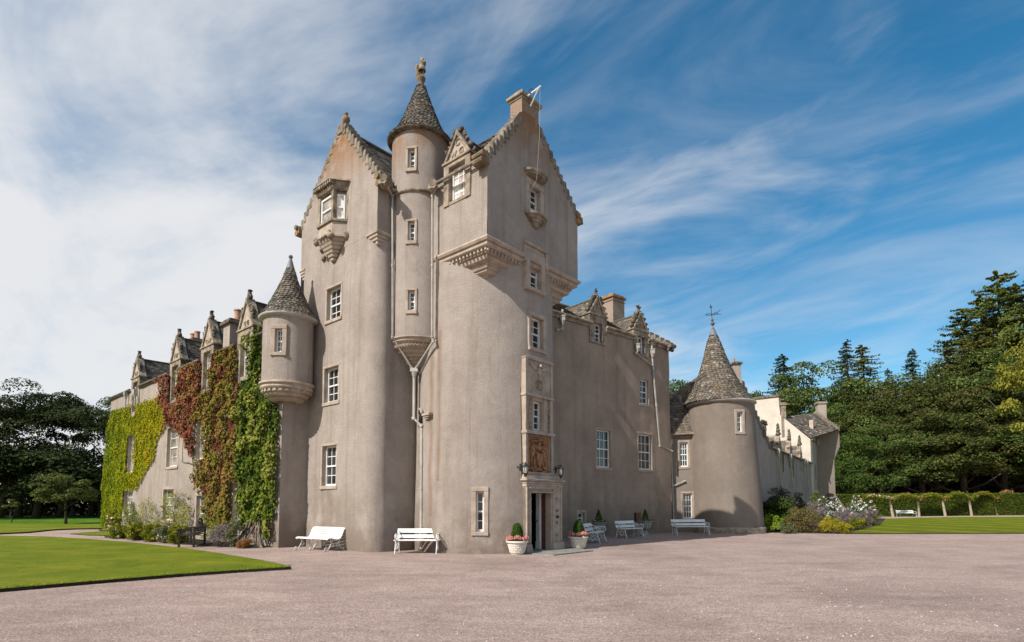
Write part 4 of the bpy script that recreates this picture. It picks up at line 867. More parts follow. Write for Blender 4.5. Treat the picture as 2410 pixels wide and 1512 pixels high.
slates(mb, a0 + back * .4 + ZV * .16, a1 + back * .4 + ZV * .16, a1 + back * 3.0 + ZV * 1.35, a0 + back * 3.0 + ZV * 1.35, 12, .35, .03); mb.build('roof', M['slate_d'], castle)
fa = AP.frame(0); ds_ = sorted(DA); segs = [(.7, ds_[0] - .76)] + [(ds_[i] + .76, ds_[i + 1] - .76) for i in range(3)] + [(ds_[3] + .76, aEnd + .1)]
for a, b in segs: mb = MB(); mb.tube([fa.p(a, .12, AEZ), fa.p(b, .12, AEZ)], .06, 8); mb.box(fa, a, b, AEZ - .12, AEZ - .05, 0, .08); mb.build('gutter', M['stone_d'], castle)
for x, y in ((303, 929), (325, 925)):
    mb = MB(); s, z = AP.at(x, y); f2 = AP.frame(s, 0); mb.tube([f2.p(0, .15, z - .35), f2.p(0, .15, z - .1)], [.04, .1], 8); mb.box(f2, -.10, .10, z - .1, z + .18, .05, .25); mb.tube([f2.p(0, .15, z - .8), f2.p(0, .15, z - .3)], .045, 8); mb.tube([f2.p(0, .12, z + .2), f2.p(0, .12, AEZ)], .045, 6); mb.build('rainwater_head', M['pipe'], castle)
lets = {0: 'I MP', 1: 'I W', 2: 'G MP', 3: 'G G'}
for i, (xl, xr, yb_, ya, fin) in enumerate(((312, 331, 889, 846, 'beast'), (404, 426, 848, 804, 'beast'), (476, 505.5, 815, 761, 'beast'), (563, 598, 774, 718, 'beast'))):
    c = DA[i]; hf = .74
    zb_ = 8.92 if i else 9.0; pk = 10.28; fr = AP.frame(c)
    z1 = zb_ - .22; z0 = z1 - 1.75
    dormer(fr, .86, z0, z1, zb_, pk, hf, z0 - .35, 1, letters=((lets[i], 0.0, zb_ + .2, .27 if i != 1 else .31),), glass='net', cols=2, fin='beast', seed=3 + i * 2, rlen=2.6)
def stack(px, py, dep, w_, h0, pots, d=None, label=None):
    c = RY(px, py, dep); f2 = Fr((c.x, c.y, 0), Vector((U[0], U[1], 0)), Vector((-.6614, -.75, 0))); m_ = MB(); zt_ = c.z; m_.box(f2, -w_, w_, h0, zt_ - .25, -.4, .4); ch = m_.build('chimney', H_, castle)
    m_ = MB(); m_.box(f2, -w_ - .12, w_ + .12, zt_ - .25, zt_ - .12, -.52, .52); m_.box(f2, -w_ - .04, w_ + .04, zt_ - .12, zt_, -.44, .44); m_.build('chimney_cope', M['stone_d'], ch, bevel=.02)
    for k, x in enumerate(pots):
        m_ = MB(); q_ = f2.p(x, 0, zt_); m_.lathe((q_.x, q_.y, zt_), [(.17, 0), (.15, .1), (.13, .42), (.16, .44), (.16, .5), (.1, .5)], 14); m_.build('chimney_pot', M['clay'], ch, smooth=True, auto=R(40))
    return ch
stack(556, 757, 25.0, .34, 8.5, [-.12]); st2 = stack(459, 804, 31.5, .8, 9.0, [.32, -.3])
# corner turret
TA = Cy((-8.56, 21.42), .92); hT = []
win(castle, TA, hT, 647.5, 664, 774, 829, cols=2, rows=2, sur=.17, rec=.13)
zr_, zbt, zct = RY(672, 742, 20.6).z, RY(668, 897, 20.6).z, RY(664, 938, 20.9).z
mb = MB(); wall_grid(mb, TA.f, -math.pi, math.pi, zbt, zr_, hT, ds=.16, amp=.012); tt = mb.build('corner_turret', H_, castle, smooth=True)
mb = MB(); hh = zbt - zct; mb.lathe((TA.c.x, TA.c.y, 0), [(.92, zbt + .04), (1.0, zbt + .02), (1.01, zbt - .05), (.94, zbt - .1), (.94, zbt - .14), (.97, zbt - .19), (.93, zbt - .25), (.86, zbt - .27), (.86, zbt - .36), (.78, zbt - .38), (.80, zbt - .44), (.74, zbt - .5), (.62, zbt - .52), (.64, zbt - .58), (.56, zbt - .64), (.40, zbt - .66), (.30, zct - .02), (.0, zct - .05)], 36)
for k in range(26): a = 2 * math.pi * k / 26; mb.box(Fr((TA.c.x + .86 * math.cos(a), TA.c.y + .86 * math.sin(a), 0), (-math.sin(a), math.cos(a), 0), (math.cos(a), math.sin(a), 0)), -.06, .06, zbt - .35, zbt - .27, -.05, .05)
mb.build('turret_corbel', M['stone'], tt, smooth=True, auto=R(35))
mb = MB(); mb.lathe((TA.c.x, TA.c.y, 0), [(.9, zr_ - .04), (1.04, zr_), (1.09, zr_ + .06), (1.05, zr_ + .11), (.9, zr_ + .12)], 44); mb.build('eaves_ring', M['pipe'], tt, smooth=True)
mb = MB(); zpk = RY(684, 628, 21.3).z; zbl = RY(684, 598, 21.3).z
cone_slates(mb, TA.c, [(1.05, zr_ + .09), (.80, zr_ + .45), (.52, zr_ + 1.05), (.28, zr_ + 1.62), (.13, zpk)], 22, .14, .025, seed=4); mb.build('cone_roof', M['slate'], tt)
mb = MB(); mb.lathe((TA.c.x, TA.c.y, 0), [(.16, zpk - .03), (.05, zbl - .16), (.03, zbl - .1)], 14); mb.lathe((TA.c.x, TA.c.y, zbl - .07), [(0, -.08), (.06, -.06), (.085, 0), (.06, .06), (0, .08)], 14); mb.build('finial', M['lead'], tt, smooth=True)

# ---- the plain range on the right ------------------------------------------------------------------------
BP = Pl((2.511, 26.885), (.7675, .6411)); HB = M['harl_b']; bE = BP.at(1575, 900)[0]; BEZ = 10.72
hB = []
for xl, xr, yt, yb, c_, r_ in ((1405, 1433, 1014, 1101, 3, 2), (1504, 1530, 1024, 1106, 3, 2), (1507, 1522, 896, 951, 2, 2)):
    win(castle, BP, hB, xl, xr, yt, yb, cols=c_, rows=r_, sur=.11, rec=.12, proud=.004, glass='glass', surround='stone_b')
s, w_, z0, z1 = opening(BP, 1361, 1376, 1207, 1233); hB.append((s - w_ / 2 - .04, s + w_ / 2 + .04, z0 - .04, z1 + .04)); window(castle, BP.frame(s), w_, z0, z1, cols=1, rows=1, sur=.12, rec=.14, proud=.01)
s, w_, z0, z1 = opening(BP, 1493, 1509, 1207, 1228); hB.append((s - w_ / 2, s + w_ / 2, z0, z1)); mb = MB(); mb.box(BP.frame(s), -w_ / 2 - .1, w_ / 2 + .1, z0 - .1, z1 + .1, -.5, -.42); mb.build('vent_recess', M['dark'], castle)  # near-black panel paints the darkness inside the vent hole
dB = []
for (xl, xr, yt, yb, zl, xa, ya, yp) in ((1395.8, 1414, 762, 804, 0, 1403, 696, 744), (1498, 1514, 793, 833, 0, 1504, 735, 780)):
    s, w_, z0, z1 = opening(BP, xl, xr, yt, yb); dB.append((s, w_, z0, z1, BP.at(xa, ya)[1], BP.at(xa, yp)[1])); hB.append((s - w_ / 2 - .2, s + w_ / 2 + .2, z0 - .15, 12))
mb = MB(); wall_grid(mb, BP.f, -3.0, bE, 0, BEZ, hB, amp=.03); BBK = Vector((-.6411, .7675, 0)); wall_grid(mb, Pl(BP.f(bE, 0), BBK).f, 0, 6.4, 0, BEZ, amp=.02)
e0 = BP.f(bE, 0); fE = Fr(e0, BBK, Vector((.7675, .6411, 0))); mb.prism(fE, [(0, BEZ), (6.4, BEZ), (3.2, BEZ + 2.0)], -.4, -.001); mb.build('range_wall', HB, castle, smooth=True, auto=R(35))
mb = MB(); e1, e2 = BP.f(-3.0, BEZ), BP.f(bE - .3, BEZ); slates(mb, e1 + BBK * .34 + ZV * .22, e2 + BBK * .34 + ZV * .22, e2 + BBK * 3.2 + ZV * 2.0, e1 + BBK * 3.2 + ZV * 2.0, 16, .26, .035)
slates(mb, e2 + BBK * 6.4, e1 + BBK * 6.4, e1 + BBK * 3.2 + ZV * 2.0, e2 + BBK * 3.2 + ZV * 2.0, 6, .6)
mb.tube([e1 + BBK * 3.2 + ZV * 2.05, e2 + BBK * 3.2 + ZV * 2.05], .09, 6, .8); mb.build('roof', M['slate'], castle)
mb = MB(); crow_steps(mb, fE, -.12, BEZ - .05, 3.15, BEZ + 2.05, 9, -.40, .04, rise=.26); mb.build('crow_steps', M['step'], castle, bevel=.02)
mb = MB(); mb.box(fE, -.32, .1, BEZ - .18, BEZ + .12, -.42, .08, taper=.03); mb.tube([fE.p(-.34, -.4, BEZ - .1), fE.p(-.34, .1, BEZ - .1)], .13, 10); mb.tube([fE.p(-.22, -.4, BEZ - .3), fE.p(-.22, .08, BEZ - .3)], .1, 10); mb.build('skew_stone', M['stone_d'], castle)
fb = BP.frame(0); sA, sB = dB[0][0], dB[1][0]
for a, b in ((-1.0, sA - .52), (sA + .62, sB - .52), (sB + .62, bE - .05)): mb = MB(); mb.tube([fb.p(a, .14, BEZ - .04), fb.p(b, .14, BEZ - .04)], .075, 8); mb.box(fb, a, b, BEZ - .26, BEZ - .1, 0, .10); mb.build('gutter', M['stone_g'], castle)
for i, (s, w_, z0, z1, pk, zb_) in enumerate(dB):
    dormer(BP.frame(s + .06), w_, z0, z1, zb_, pk, .66, z0 - .12, 1, letters=(('S' if i == 0 else 'A', -.0, zb_ + .62, .2), ('C' if i == 0 else 'G', .0, zb_ + .26, .28)), glass='glass', cols=2, rows=2, fin='scroll' if i == 0 else 'cross', roofmat='slate_l', seed=21 + i * 4, rlen=2.8, ped='stone_g', facemat='stone_g')
c = RY(1441, 700, 33.2); f2 = Fr((c.x, c.y, 0), BP.d, BP.n); mb = MB(); mb.box(f2, -.52, .52, 10.6, 13.70, -.48, .48); ch = mb.build('chimney', M['harl_b'], castle)
mb = MB(); mb.box(f2, -.62, .62, 13.70, 13.84, -.58, .58); mb.box(f2, -.55, .55, 13.84, 13.95, -.51, .51, taper=.03); mb.box(f2, -.56, .56, 13.5, 13.55, -.52, .52); mb.build('chimney_cope', M['stone_l'], ch, bevel=.02)
stack(1441, 692, 33.2, .1, 13, []) if False else None

# ---- the low link and the round corner tower ------------------------------------------------------------
LK = Pl((9.2, 32.75), (.98, -.2)); hL = []; HT = M['harl_t']; LEZ = 5.62
win(castle, LK, hL, 1599, 1618.5, 1042, 1099, cols=3, rows=2, sur=.12, rec=.1, proud=.008, surround='stone_b'); win(castle, LK, hL, 1607.5, 1628.5, 1162, 1221, cols=3, rows=2, sur=.12, rec=.1, proud=.008, surround='stone_b')
mb = MB(); wall_grid(mb, LK.f, -.4, 1.7, 0, LEZ, hL, amp=.02); mb.build('link_wall', HT, castle, smooth=True)
T2 = Cy((12.32, 32.65), 1.74, lean=.035, batter=.2); h2 = []
win(castle, T2, h2, 1735, 1747.5, 970, 1017, cols=2, rows=2, sur=.14, rec=.12, proud=.015)
t2z = 7.28; mb = MB(); wall_grid(mb, T2.f, -math.pi, math.pi, 0, t2z, h2, ds=.12, dzz=.4, amp=.025); mb.build('corner_tower', HT, castle, smooth=True)
mb = MB(); n_ = 70; vs = []
for j, (dr_, z) in enumerate(((.07, 0), (.08, .25), (.06, .34), (-.03, .36))):
    for k in range(n_): a = 2 * math.pi * k / n_; q_ = T2.f(a, z, -(dr_ + .03 * noise.noise(Vector((a * 3, z * 4, 1))))); zz = z + (.10 * noise.noise(Vector((math.cos(a) * 3, math.sin(a) * 3, 7))) if j > 0 else 0); vs.append((q_.x, q_.y, zz))
mb.add(vs, [(j * n_ + k, j * n_ + (k + 1) % n_, (j + 1) * n_ + (k + 1) % n_, (j + 1) * n_ + k) for j in range(3) for k in range(n_)]); mb.build('plinth', M['plinth'], castle, smooth=True)
mb = MB(); q_ = T2.cen(t2z); mb.lathe((q_.x, q_.y, 0), [(1.72, t2z - .06), (1.86, t2z - .02), (1.95, t2z + .05), (1.92, t2z + .12), (1.7, t2z + .14)], 56); mb.build('eaves_ring', M['pipe'], castle, smooth=True)
mb = MB(); zc = RY(1680, 786, 32.4).z; zl = RY(1677, 766, 32.4).z
cone_slates(mb, (q_.x + .035 * 7.3, q_.y), [(1.92, t2z + .1), (1.70, t2z + .42), (1.46, t2z + .85), (1.10, t2z + 1.55), (.83, t2z + 2.2), (.60, t2z + 2.9), (.37, t2z + 3.7), (.20, zc)], 34, .19, .03, lean=.05, seed=9); mb.build('cone_roof', M['slate_l'], castle)
cx_ = q_.x + .035 * 7.3 - .05 * zc; mb = MB(); mb.lathe((cx_, q_.y, 0), [(.25, zc - .05), (.03, zl + .02), (0, zl + .03)], 14); mb.build('lead_cap', M['lead'], castle, smooth=True)
vane = thing('weather_vane', 'wrought iron weather vane with two balls on the tip of the low round corner tower', 'weather vane', (cx_, q_.y, zl))
mb = MB(); zv = RY(1673, 716, 32.6).z; vx = RY(1673, 716, 32.6).x; P_ = lambda t: Vector((cx_ + (vx - cx_) * t, q_.y, zl + (zv - zl) * t)); mb.tube([P_(0), P_(1)], .018, 6); mb.blob(P_(.86), .06, seed=1, rough=.1, sub=1); mb.tube([P_(.9) - Vector((.1, 0, 0)), P_(.9) + Vector((.1, 0, 0))], .015, 5); mb.build('rod', M['iron'], vane)
mb = MB(); mb.blob(P_(.13), .12, seed=1, rough=.0); mb.blob(P_(.30), .09, seed=1, rough=.0); mb.build('ball', M['stone_d'], vane, smooth=True)
mb = MB(); o_ = P_(.55); mb.tube([o_ + Vector((-.36, 0, -.04)), o_ + Vector((-.2, 0, .05)), o_, o_ + Vector((.3, 0, .08)), o_ + Vector((.52, 0, .26))], .018, 5); mb.tube([o_ + Vector((-.36, 0, -.04)), o_ + Vector((-.2, 0, -.06)), o_ + Vector((0, 0, -.05)), o_ + Vector((.3, 0, .0)), o_ + Vector((.55, 0, .02))], .018, 5); mb.tube([o_ + Vector((.15, 0, -.06)), o_ + Vector((.22, 0, .15)), o_ + Vector((.4, 0, .0))], .014, 5); mb.build('arrow', M['iron'], vane)
# link roof running into the cone
mb = MB(); l0, l1 = LK.f(-.3, LEZ), LK.f(1.42, LEZ + .05); bk = -LK.n; slates(mb, l0 + LK.n * .15, l1 + LK.n * .15, l1 + bk * 2.0 + ZV * 2.75 - LK.d * .95, l0 + bk * 2.0 + ZV * 2.75, 16, .24, .03)
mb.build('roof', M['slate'], castle)
mb = MB(); pA = l1 + bk * 2.0 + ZV * 2.75 - LK.d * .95; slates(mb, l1 + LK.n * .12 + LK.d * .02, Vector((q_.x - 1.2, q_.y - 1.1, t2z + .3)), Vector((q_.x - .6, q_.y + .4, t2z + 2.2)), pA + ZV * .05, 13, .24, .03); mb.build('roof', M['slate_l'], castle)
mb = MB(); mb.tube([l1 + LK.n * .16, pA + ZV * .1], .06, 6); mb.build('lead_flashing', M['lead'], castle)
mb = MB(); mb.tube([l0 + LK.n * .2 - ZV * .04, l1 + LK.n * .2 - ZV * .04], .06, 8); mb.box(LK.frame(0), -.3, 1.45, LEZ - .2, LEZ - .08, 0, .09); mb.build('gutter', M['stone_g'], castle)

# ---- drainpipes -----------------------------------------------------------------------------------------------
def pipe(pts, r_=.04, collars=True, head=None, par=None):
    m_ = MB(); m_.tube(pts, r_, 10)
    for i in range(len(pts) - 1):
        a, b = Vector(pts[i]), Vector(pts[i + 1]); ln = (b - a).length; k = max(1, int(ln / 1.8)); d = (b - a).normalized()
        for j in range(k + 1):
            c = a + d * (ln * j / k); m_.tube([c - d * .05, c + d * .05], r_ * 1.35, 10)
    if head:
        c = Vector(head); m_.box(Fr(c, Vector((1, 0, 0)), Vector((0, -1, 0))), -.11, .11, 0, .24, -.10, .10); m_.tube([c + ZV * .0, c - ZV * .22], [.12, .05], 8); m_.box(Fr(c, Vector((1, 0, 0)), Vector((0, -1, 0))), -.13, .13, .20, .25, -.12, .12)
    return m_.build('drainpipe', M['pipe'], castle, smooth=True, auto=R(40))
pipe([RY(903, 424, 18.72), RY(912, 440, 18.92), RY(924, 462, 19.5), RY(924, 792, 19.52), RY(969, 866, 19.95)]); pipe([RY(1026, 443, 19.0), RY(1018, 462, 19.12), RY(1017, 792, 19.15), RY(1020, 803, 19.15), RY(980, 866, 19.9)])
p_ = RY(975, 872, 19.95); pipe([RY(975, 872, 19.95), RY(974, 985, 19.98), RY(992, 1003, 19.84), Vector((-3.13, 19.76, 0))], .055, head=None)
mb = MB(); mb.box(Fr(p_, Vector((1, 0, 0)), Vector((0, -1, 0))), -.14, .14, -.06, .07, -.1, .1, taper=.01); mb.tube([p_ - ZV * .25, p_ - ZV * .05], [.06, .12], 10); mb.build('pipe_junction', M['pipe'], castle)
def bp(x, y, off=.12, pl=BP): s_, z_ = pl.at(x, y); return pl.f(s_, z_, -off)
pipe([bp(1320, 733), bp(1319, 776), bp(1307, 778)], .045, head=bp(1319, 757, .15)); pipe([bp(1496, 803), bp(1493, 833), bp(1531, 862)], .045, head=bp(1495, 822, .15))
pipe([bp(1529, 800), bp(1532, 860), bp(1549, 1050), bp(1577, 1063)], .05, head=bp(1530, 834, .16))
pipe([bp(1577, 1030, .1, LK), bp(1579, 1063, .1, LK), bp(1586, 1240, .1, LK)], .05, head=bp(1577, 1046, .14, LK)); pipe([bp(1585, 1144, .1, LK), bp(1611, 1133, .1, LK)], .035)
pipe([CR.f(4.55, 3.2, -.02), CR.f(4.55, 5.9, -.02)], .035) if False else None
# gutters of the tower
mb = MB(); fl = CL.frame(0); mb.tube([fl.p(.15, .16, CEZ - .04), fl.p(2.55, .16, CEZ - .04)], .055, 8); mb.build('gutter', M['stone_g'], castle); mb = MB()
fs = LS.frame(0); mb.tube([fs.p(.1, .14, EZ - .25), fs.p(.95, .14, EZ - .25)], .07, 8)
for px_, py_, dd in ((905, 427, 18.85), (1020, 438, 19.1)): q = RY(px_, py_, dd); mb.tube([q + Vector((0, .3, .05)), q + Vector((.02, -.25, .0))], [.1, .12], 10); mb.blob(q + Vector((0, -.1, -.12)), .15, seed=5, rough=.5)
mb.build('gutter', M['stone_g'], castle)

# ---- bracket pole and halyard on the cap house chimney -----------------------------------------------------------
fp0 = RY(1243, 226, 18.9); pole = thing('flagpole', 'short white pole braced out from the tall chimney with a hanging halyard', 'flagpole', fp0)
tip = RY(1273, 203, 18.4); mb = MB(); mb.tube([fp0, tip], .03, 8); mb.build('pole', M['paint'], pole)
mb = MB(); mb.tube([RY(1249, 250, 18.95), RY(1268, 208, 18.48)], .026, 8); mb.build('brace', M['paint'], pole)
c = RY(1251, 215, 18.75); mb = MB(); mb.tube([c + Vector((.10 * math.cos(t), 0, .08 * math.sin(t))) for t in [2 * math.pi * k / 12 for k in range(13)]], .013, 5); mb.build('ring', M['iron'], pole)
mb = MB(); mb.tube([RY(1271, 205, 18.4), RY(1270, 317, 18.45), RY(1263, 424, 18.6), RY(1251, 445, 18.75)], .0045, 5); mb.build('halyard', M['rope'], pole)

# ---- the long low wing and the far gabled block --------------------------------------------------------------------
service = thing('service_wing', 'long low wing with statue-topped dormers running back from the corner tower to a white gable', 'building', (14.6, 33.6, 0))
CP = Pl((14.45, 33.9), (.578, .816)); CEZ2 = 5.34; cEnd = CP.at(1923, 1100)[0]; cG = CP.at(1909, 1090)[0]; s10 = CP.at(1812, 1050)[0]
mb = MB(); wall_grid(mb, CP.f, -2.5, cG, 0, CEZ2, amp=.03, ds=.8); fc = CP.frame(0)
st_top = CP.at(1772, 962)[1]; mb.prism(fc, [(-2.5, CEZ2 - .01), (s10, CEZ2 - .01), (-2.5 + (s10 + 2.5) * .0, st_top + 1.2)], -.35, 0.002)
wall_grid(mb, CP.f, cG, cEnd, 0, 7.55, amp=.03, ds=.8); mb.build('wing_wall', M['harl'], service, smooth=True, auto=R(35))
mb = MB(); crow_steps(mb, fc, s10 + .1, CEZ2 + .05, -2.5, st_top + 1.2, 12, -.34, .05, rise=.2); mb.build('crow_steps', M['step'], service)
mb = MB(); cb_ = -CP.n; slates(mb, CP.f(s10, CEZ2) + CP.n * .12, CP.f(cG, CEZ2) + CP.n * .12, CP.f(cG, CEZ2 + 1.6) + cb_ * 2.6, CP.f(s10, CEZ2 + 1.6) + cb_ * 2.6, 12, .4, .03); mb.build('roof', M['slate'], service)
mb = MB(); mb.tube([CP.f(s10, CEZ2, -.14), CP.f(cG, CEZ2, -.14)], .06, 6); mb.tube([CP.f(cG, 7.55, -.14), CP.f(cEnd, 7.55, -.14)], .06, 6); mb.build('gutter', M['stone_g'], service)
for i, (px_, yt_, yb_) in enumerate(((1834, 1001, 1053), (1860, 1015, 1064), (1884, 1029, 1072))):
    s_, z_ = CP.at(px_, yb_); _, zt_ = CP.at(px_, yt_); f6 = CP.frame(s_, 0); m_ = MB(); hf = .62; pkz = CEZ2 + .15 + (zt_ - CEZ2) * .55
    m_.box(f6, -hf, hf, CEZ2 - .9, CEZ2 + .15, -.5, .06); m_.prism(f6, [(-hf, CEZ2 + .15), (hf, CEZ2 + .15), (0, pkz)], -.3, .06); d_ = m_.build('dormer', M['stone_g'], service, bevel=.02)
    m_ = MB(); blobs(m_, f6, [(0, -.05, pkz + (zt_ - pkz) * t, .16 - .07 * t, .16) for t in (.1, .4, .7, .95)] + [(sg * hf * .6, -.05, CEZ2 + .5, .13, .2) for sg in (-1, 1)], 60 + i * 5, .4); m_.build('carving', M['stone_d'], d_, smooth=True)
    m_ = MB(); b = f6.n * -1
    for sg in (-1, 1): e_ = f6.p(sg * hf, -.3, CEZ2 + .1); a_ = f6.p(0, -.3, pkz - .03); slates(m_, e_, e_ + b * 2.0, a_ + b * 2.0, a_, 6, .3, .03)
    m_.build('dormer_roof', M['slate_l'], d_)
s_, z_ = CP.at(1795, 1000); f6 = CP.frame(s_, 0); m_ = MB(); blobs(m_, f6, [(0, .05, z_ - .3, .16, .3), (.1, .05, z_ + .1, .2, .16), (-.15, .05, z_ + .2, .12, .1), (.0, .05, z_ - .6, .14, .2)], 80, .5); m_.build('carving', M['stone_d'], service, smooth=True)
def cpipe(x0, y0, x1, y1, hd=True):
    a, b = bp(x0, y0, .15, CP), bp(x1, y1, .15, CP); m_ = MB(); m_.tube([a, b], .05, 8)
    if hd: f7 = Fr(a, CP.d, CP.n); m_.box(f7, -.12, .12, -.1, .22, -.08, .12); m_.tube([a - ZV * .1, a - ZV * .35], [.13, .05], 8)
    m_.build('drainpipe', M['pipe'], service)
cpipe(1826, 1064, 1833, 1145); cpipe(1855, 1076, 1861, 1150); cpipe(1894, 1088, 1899, 1162); cpipe(1888, 1086, 1890, 1115);  cpipe(1921, 1040, 1933, 1165)
for x_, y_ in ((1842, 1085), (1866, 1098), (1919, 1110)):
    s_, z_ = CP.at(x_, y_); m_ = MB(); m_.box(CP.frame(s_), -.35, .35, z_ - 1.0, z_ + .7, -.05, .03); w_ = m_.build('window', M['stone'], service); m_ = MB(); m_.box(CP.frame(s_), -.22, .22, z_ - .85, z_ + .6, .02, .035); m_.build('pane', M['glass'], w_)
# white gable
WG = Pl((CP.f(cG, 0).x, CP.f(cG, 0).y), U); fw_ = WG.frame(0); gp = [WG.at(*p) for p in ((1909, 1087), (1897, 1024), (1836, 977), (1832, 932), (1758, 939))]
pts = [(0, 0), gp[1][:], gp[2], gp[3], gp[4], (gp[4][0], 0)]; pts = [(0, 0), (0, 7.6), (gp[2][0], gp[2][1]), (gp[3][0], gp[3][1] - .1), (gp[4][0], gp[4][1] - .1), (gp[4][0], 0)]
mb = MB(); mb.prism(fw_, pts, -.7, 0); mb.build('white_gable', M['white_wash'], service)
mb = MB(); mb.box(fw_, gp[3][0] - .15, gp[4][0] + .1, gp[3][1] - .1, gp[3][1] + .12, -.85, .12); mb.build('chimney_cope', M['stone_d'], service, bevel=.02)
# far block: wall, roof, bartizan
E0 = CP.f(cEnd, 0); FEr = RY(1967, 1011, E0.y - .35); FW = Pl((E0.x, E0.y), (FEr.x - E0.x, FEr.y - E0.y)); fl_ = math.dist((E0.x, E0.y), (FEr.x, FEr.y)); FZ = FW.at(1940, 1012)[1]
mb = MB(); wall_grid(mb, FW.f, 0, fl_ - .25, 0, FZ, amp=.02, ds=.5); mb.box(FW.frame(0), 0, fl_ - .3, 0, FZ - .01, -6, -.03)
for k in range(6): mb.box(FW.frame(0), fl_ - .9, fl_ - .30 + k * .09 + .03, FZ - 3.1 + k * .22, FZ - 2.88 + k * .22 + .001, -4, -.01 + k * .001)
mb.box(FW.frame(0), fl_ - .9, fl_ + .30, FZ - 1.78, FZ, -4, .0)
mb.prism(FW.frame(0), [(fl_ - .5, 0), (fl_ + .75, 0), (fl_ + .75, .9), (fl_ - .2, 2.4), (fl_ - .5, 2.4)], -4, .05)
mb.build('far_block_wall', M['harl_t'], service, smooth=True, auto=R(35))
mb = MB(); r0_, r1_ = FW.f(-.2, FZ - .9), FW.f(fl_ + .2, FZ); rb = -FW.n; t0_, t1_ = WG.f(2.45, 9.9), FW.f(fl_ - .95, FZ + 2.1) + rb * 3.0
slates(mb, WG.f(.1, 7.7) + Vector((.1, -.1, 0)), r1_ + FW.n * .1, t1_, t0_, 16, .3, .05); mb.build('roof', M['slate_l'], service)
mb = MB(); pa, pb_ = r1_ + FW.n * .05, t1_
for k in range(9):
    a = pa.lerp(pb_, k / 9); b = pa.lerp(pb_, (k + 1) / 9); mb.box(Fr((a + b) / 2, FW.d, FW.n), -.18, .16, -.25, .22, -.22, .22)
mb.build('crow_steps', M['step'], service)
c = RY(1931, 949, t1_.y); fk = Fr((c.x, c.y, 0), FW.d, FW.n); mb = MB(); mb.box(fk, -.38, .42, t1_.z - .9, c.z - .15, -.4, .4); ch = mb.build('chimney', M['harl'], service); mb = MB(); mb.box(fk, -.5, .54, c.z - .15, c.z + .08, -.5, .5, taper=.03); mb.build('chimney_cope', M['stone_g'], ch, bevel=.02)
c = RY(1841, 951, 54.5); fk = Fr((c.x, c.y, 0), FW.d, FW.n); mb = MB(); mb.box(fk, -.2, .2, 8, c.z, -.4, .4); mb.box(fk, -.28, .28, c.z - .2, c.z + .05, -.48, .48); mb.build('chimney', M['stone_g'], service)
s_, z_ = CP.at(1914, 1020); f6 = CP.frame(s_, 0); mb = MB(); mb.box(f6, -.5, .5, 6.9, 7.9, -.5, .06); mb.prism(f6, [(-.5, 7.9), (.5, 7.9), (.1, CP.at(1914, 990)[1]), (-.1, CP.at(1914, 990)[1])], -.3, .06); mb.build('dormer', M['stone'], service, bevel=.02)
c = RY(1734, 860, 36.5); fk = Fr((c.x, c.y, 0), Vector((1, 0, 0)), Vector((0, -1, 0))); mb = MB(); mb.box(fk, -.3, .15, 6, c.z, -.3, .3); chx = mb.build('chimney', M['harl'], castle); mb = MB(); mb.box(fk, -.38, .24, c.z, c.z + .15, -.4, .4); mb.build('chimney_cope', M['stone_d'], chx, bevel=.02); mb = MB(); mb.lathe((c.x - .2, c.y, c.z + .15), [(.10, .0), (.09, .1), (.09, .28), (.06, .28)], 12); mb.build('chimney_pot', M['clay'], chx)
# ================================================================== ground
def g2(x, y): p = G(x, y); return (p.x, p.y)
mb = MB(); mb.quad((-1500, -60, -.05), (1500, -60, -.05), (1500, 2500, -.05), (-1500, 2500, -.05)); tag(mb.build('ground', M['under'], None), kind='structure')
mb = MB(); mb.quad((-60, -20, 0), (130, -20, 0), (130, 60, 0), (-60, 60, 0)); mb.quad((20, 60.0, 0), (190, 60.0, 0), (190, 120, 0), (20, 120, 0)); tag(mb.build('gravel_court', M['gravel'], None), kind='structure')
def lawn(name, pts, z, m_, hz=.0):
    top_ = MB(); n_ = len(pts); top_.add([(p[0], p[1], z) for p in pts], [tuple(range(n_))]); o = tag(top_.build(name, M[m_], None), kind='structure')
    e = MB(); e.add([(p[0], p[1], hz) for p in pts] + [(p[0], p[1], z - .002) for p in pts], [(i, (i + 1) % n_, n_ + (i + 1) % n_, n_ + i) for i in range(n_)]); tag(e.build(name + '_edge', M['soil'], None), kind='structure'); return o
l1 = [g2(685, 1341), g2(556, 1349), g2(430, 1358), g2(215, 1376), g2(0, 1395), g2(-500, 1437), (-30, 8), (-45, 20), g2(-300, 1260.5), g2(0, 1264.5), g2(101, 1266), g2(180, 1270.5), g2(253, 1276), g2(340, 1284), g2(430, 1294), g2(500, 1304.5), g2(556, 1314), g2(620, 1325), g2(662, 1334)]
lawn('lawn', l1, .07, 'lawn')
l2 = [g2(165, 1258), g2(200, 1254.5), g2(243, 1252), g2(290, 1250), g2(330, 1250), g2(300, 1262), g2(243, 1262), g2(205, 1261)]; lawn('lawn_strip', l2, .04, 'lawn')
l3 = [g2(-700, 1258), g2(0, 1258.5), g2(67, 1255.5), g2(108, 1251), g2(131, 1249), g2(175, 1247), g2(239, 1246), g2(330, 1245), (-20, 75), (-140, 75), (-140, 45)]; lawn('meadow', l3, .08, 'lawn')
mb = MB(); mb.quad((-140, 45.5, .10), (-20, 45.5, .10), (-20, 72, .25), (-140, 72, .25)); tag(mb.build('rough_grass', M['meadow'], None), kind='structure')
l4 = [g2(1990, 1257.5), g2(2410, 1257), g2(2900, 1256), g2(2900, 1216), (75, 68.5), g2(2410, 1217.5), g2(2245, 1218), g2(2160, 1220), g2(2085, 1222), (36.5, 56), (27, 42)]; lawn('striped_lawn', l4, .05, 'lawn_s')
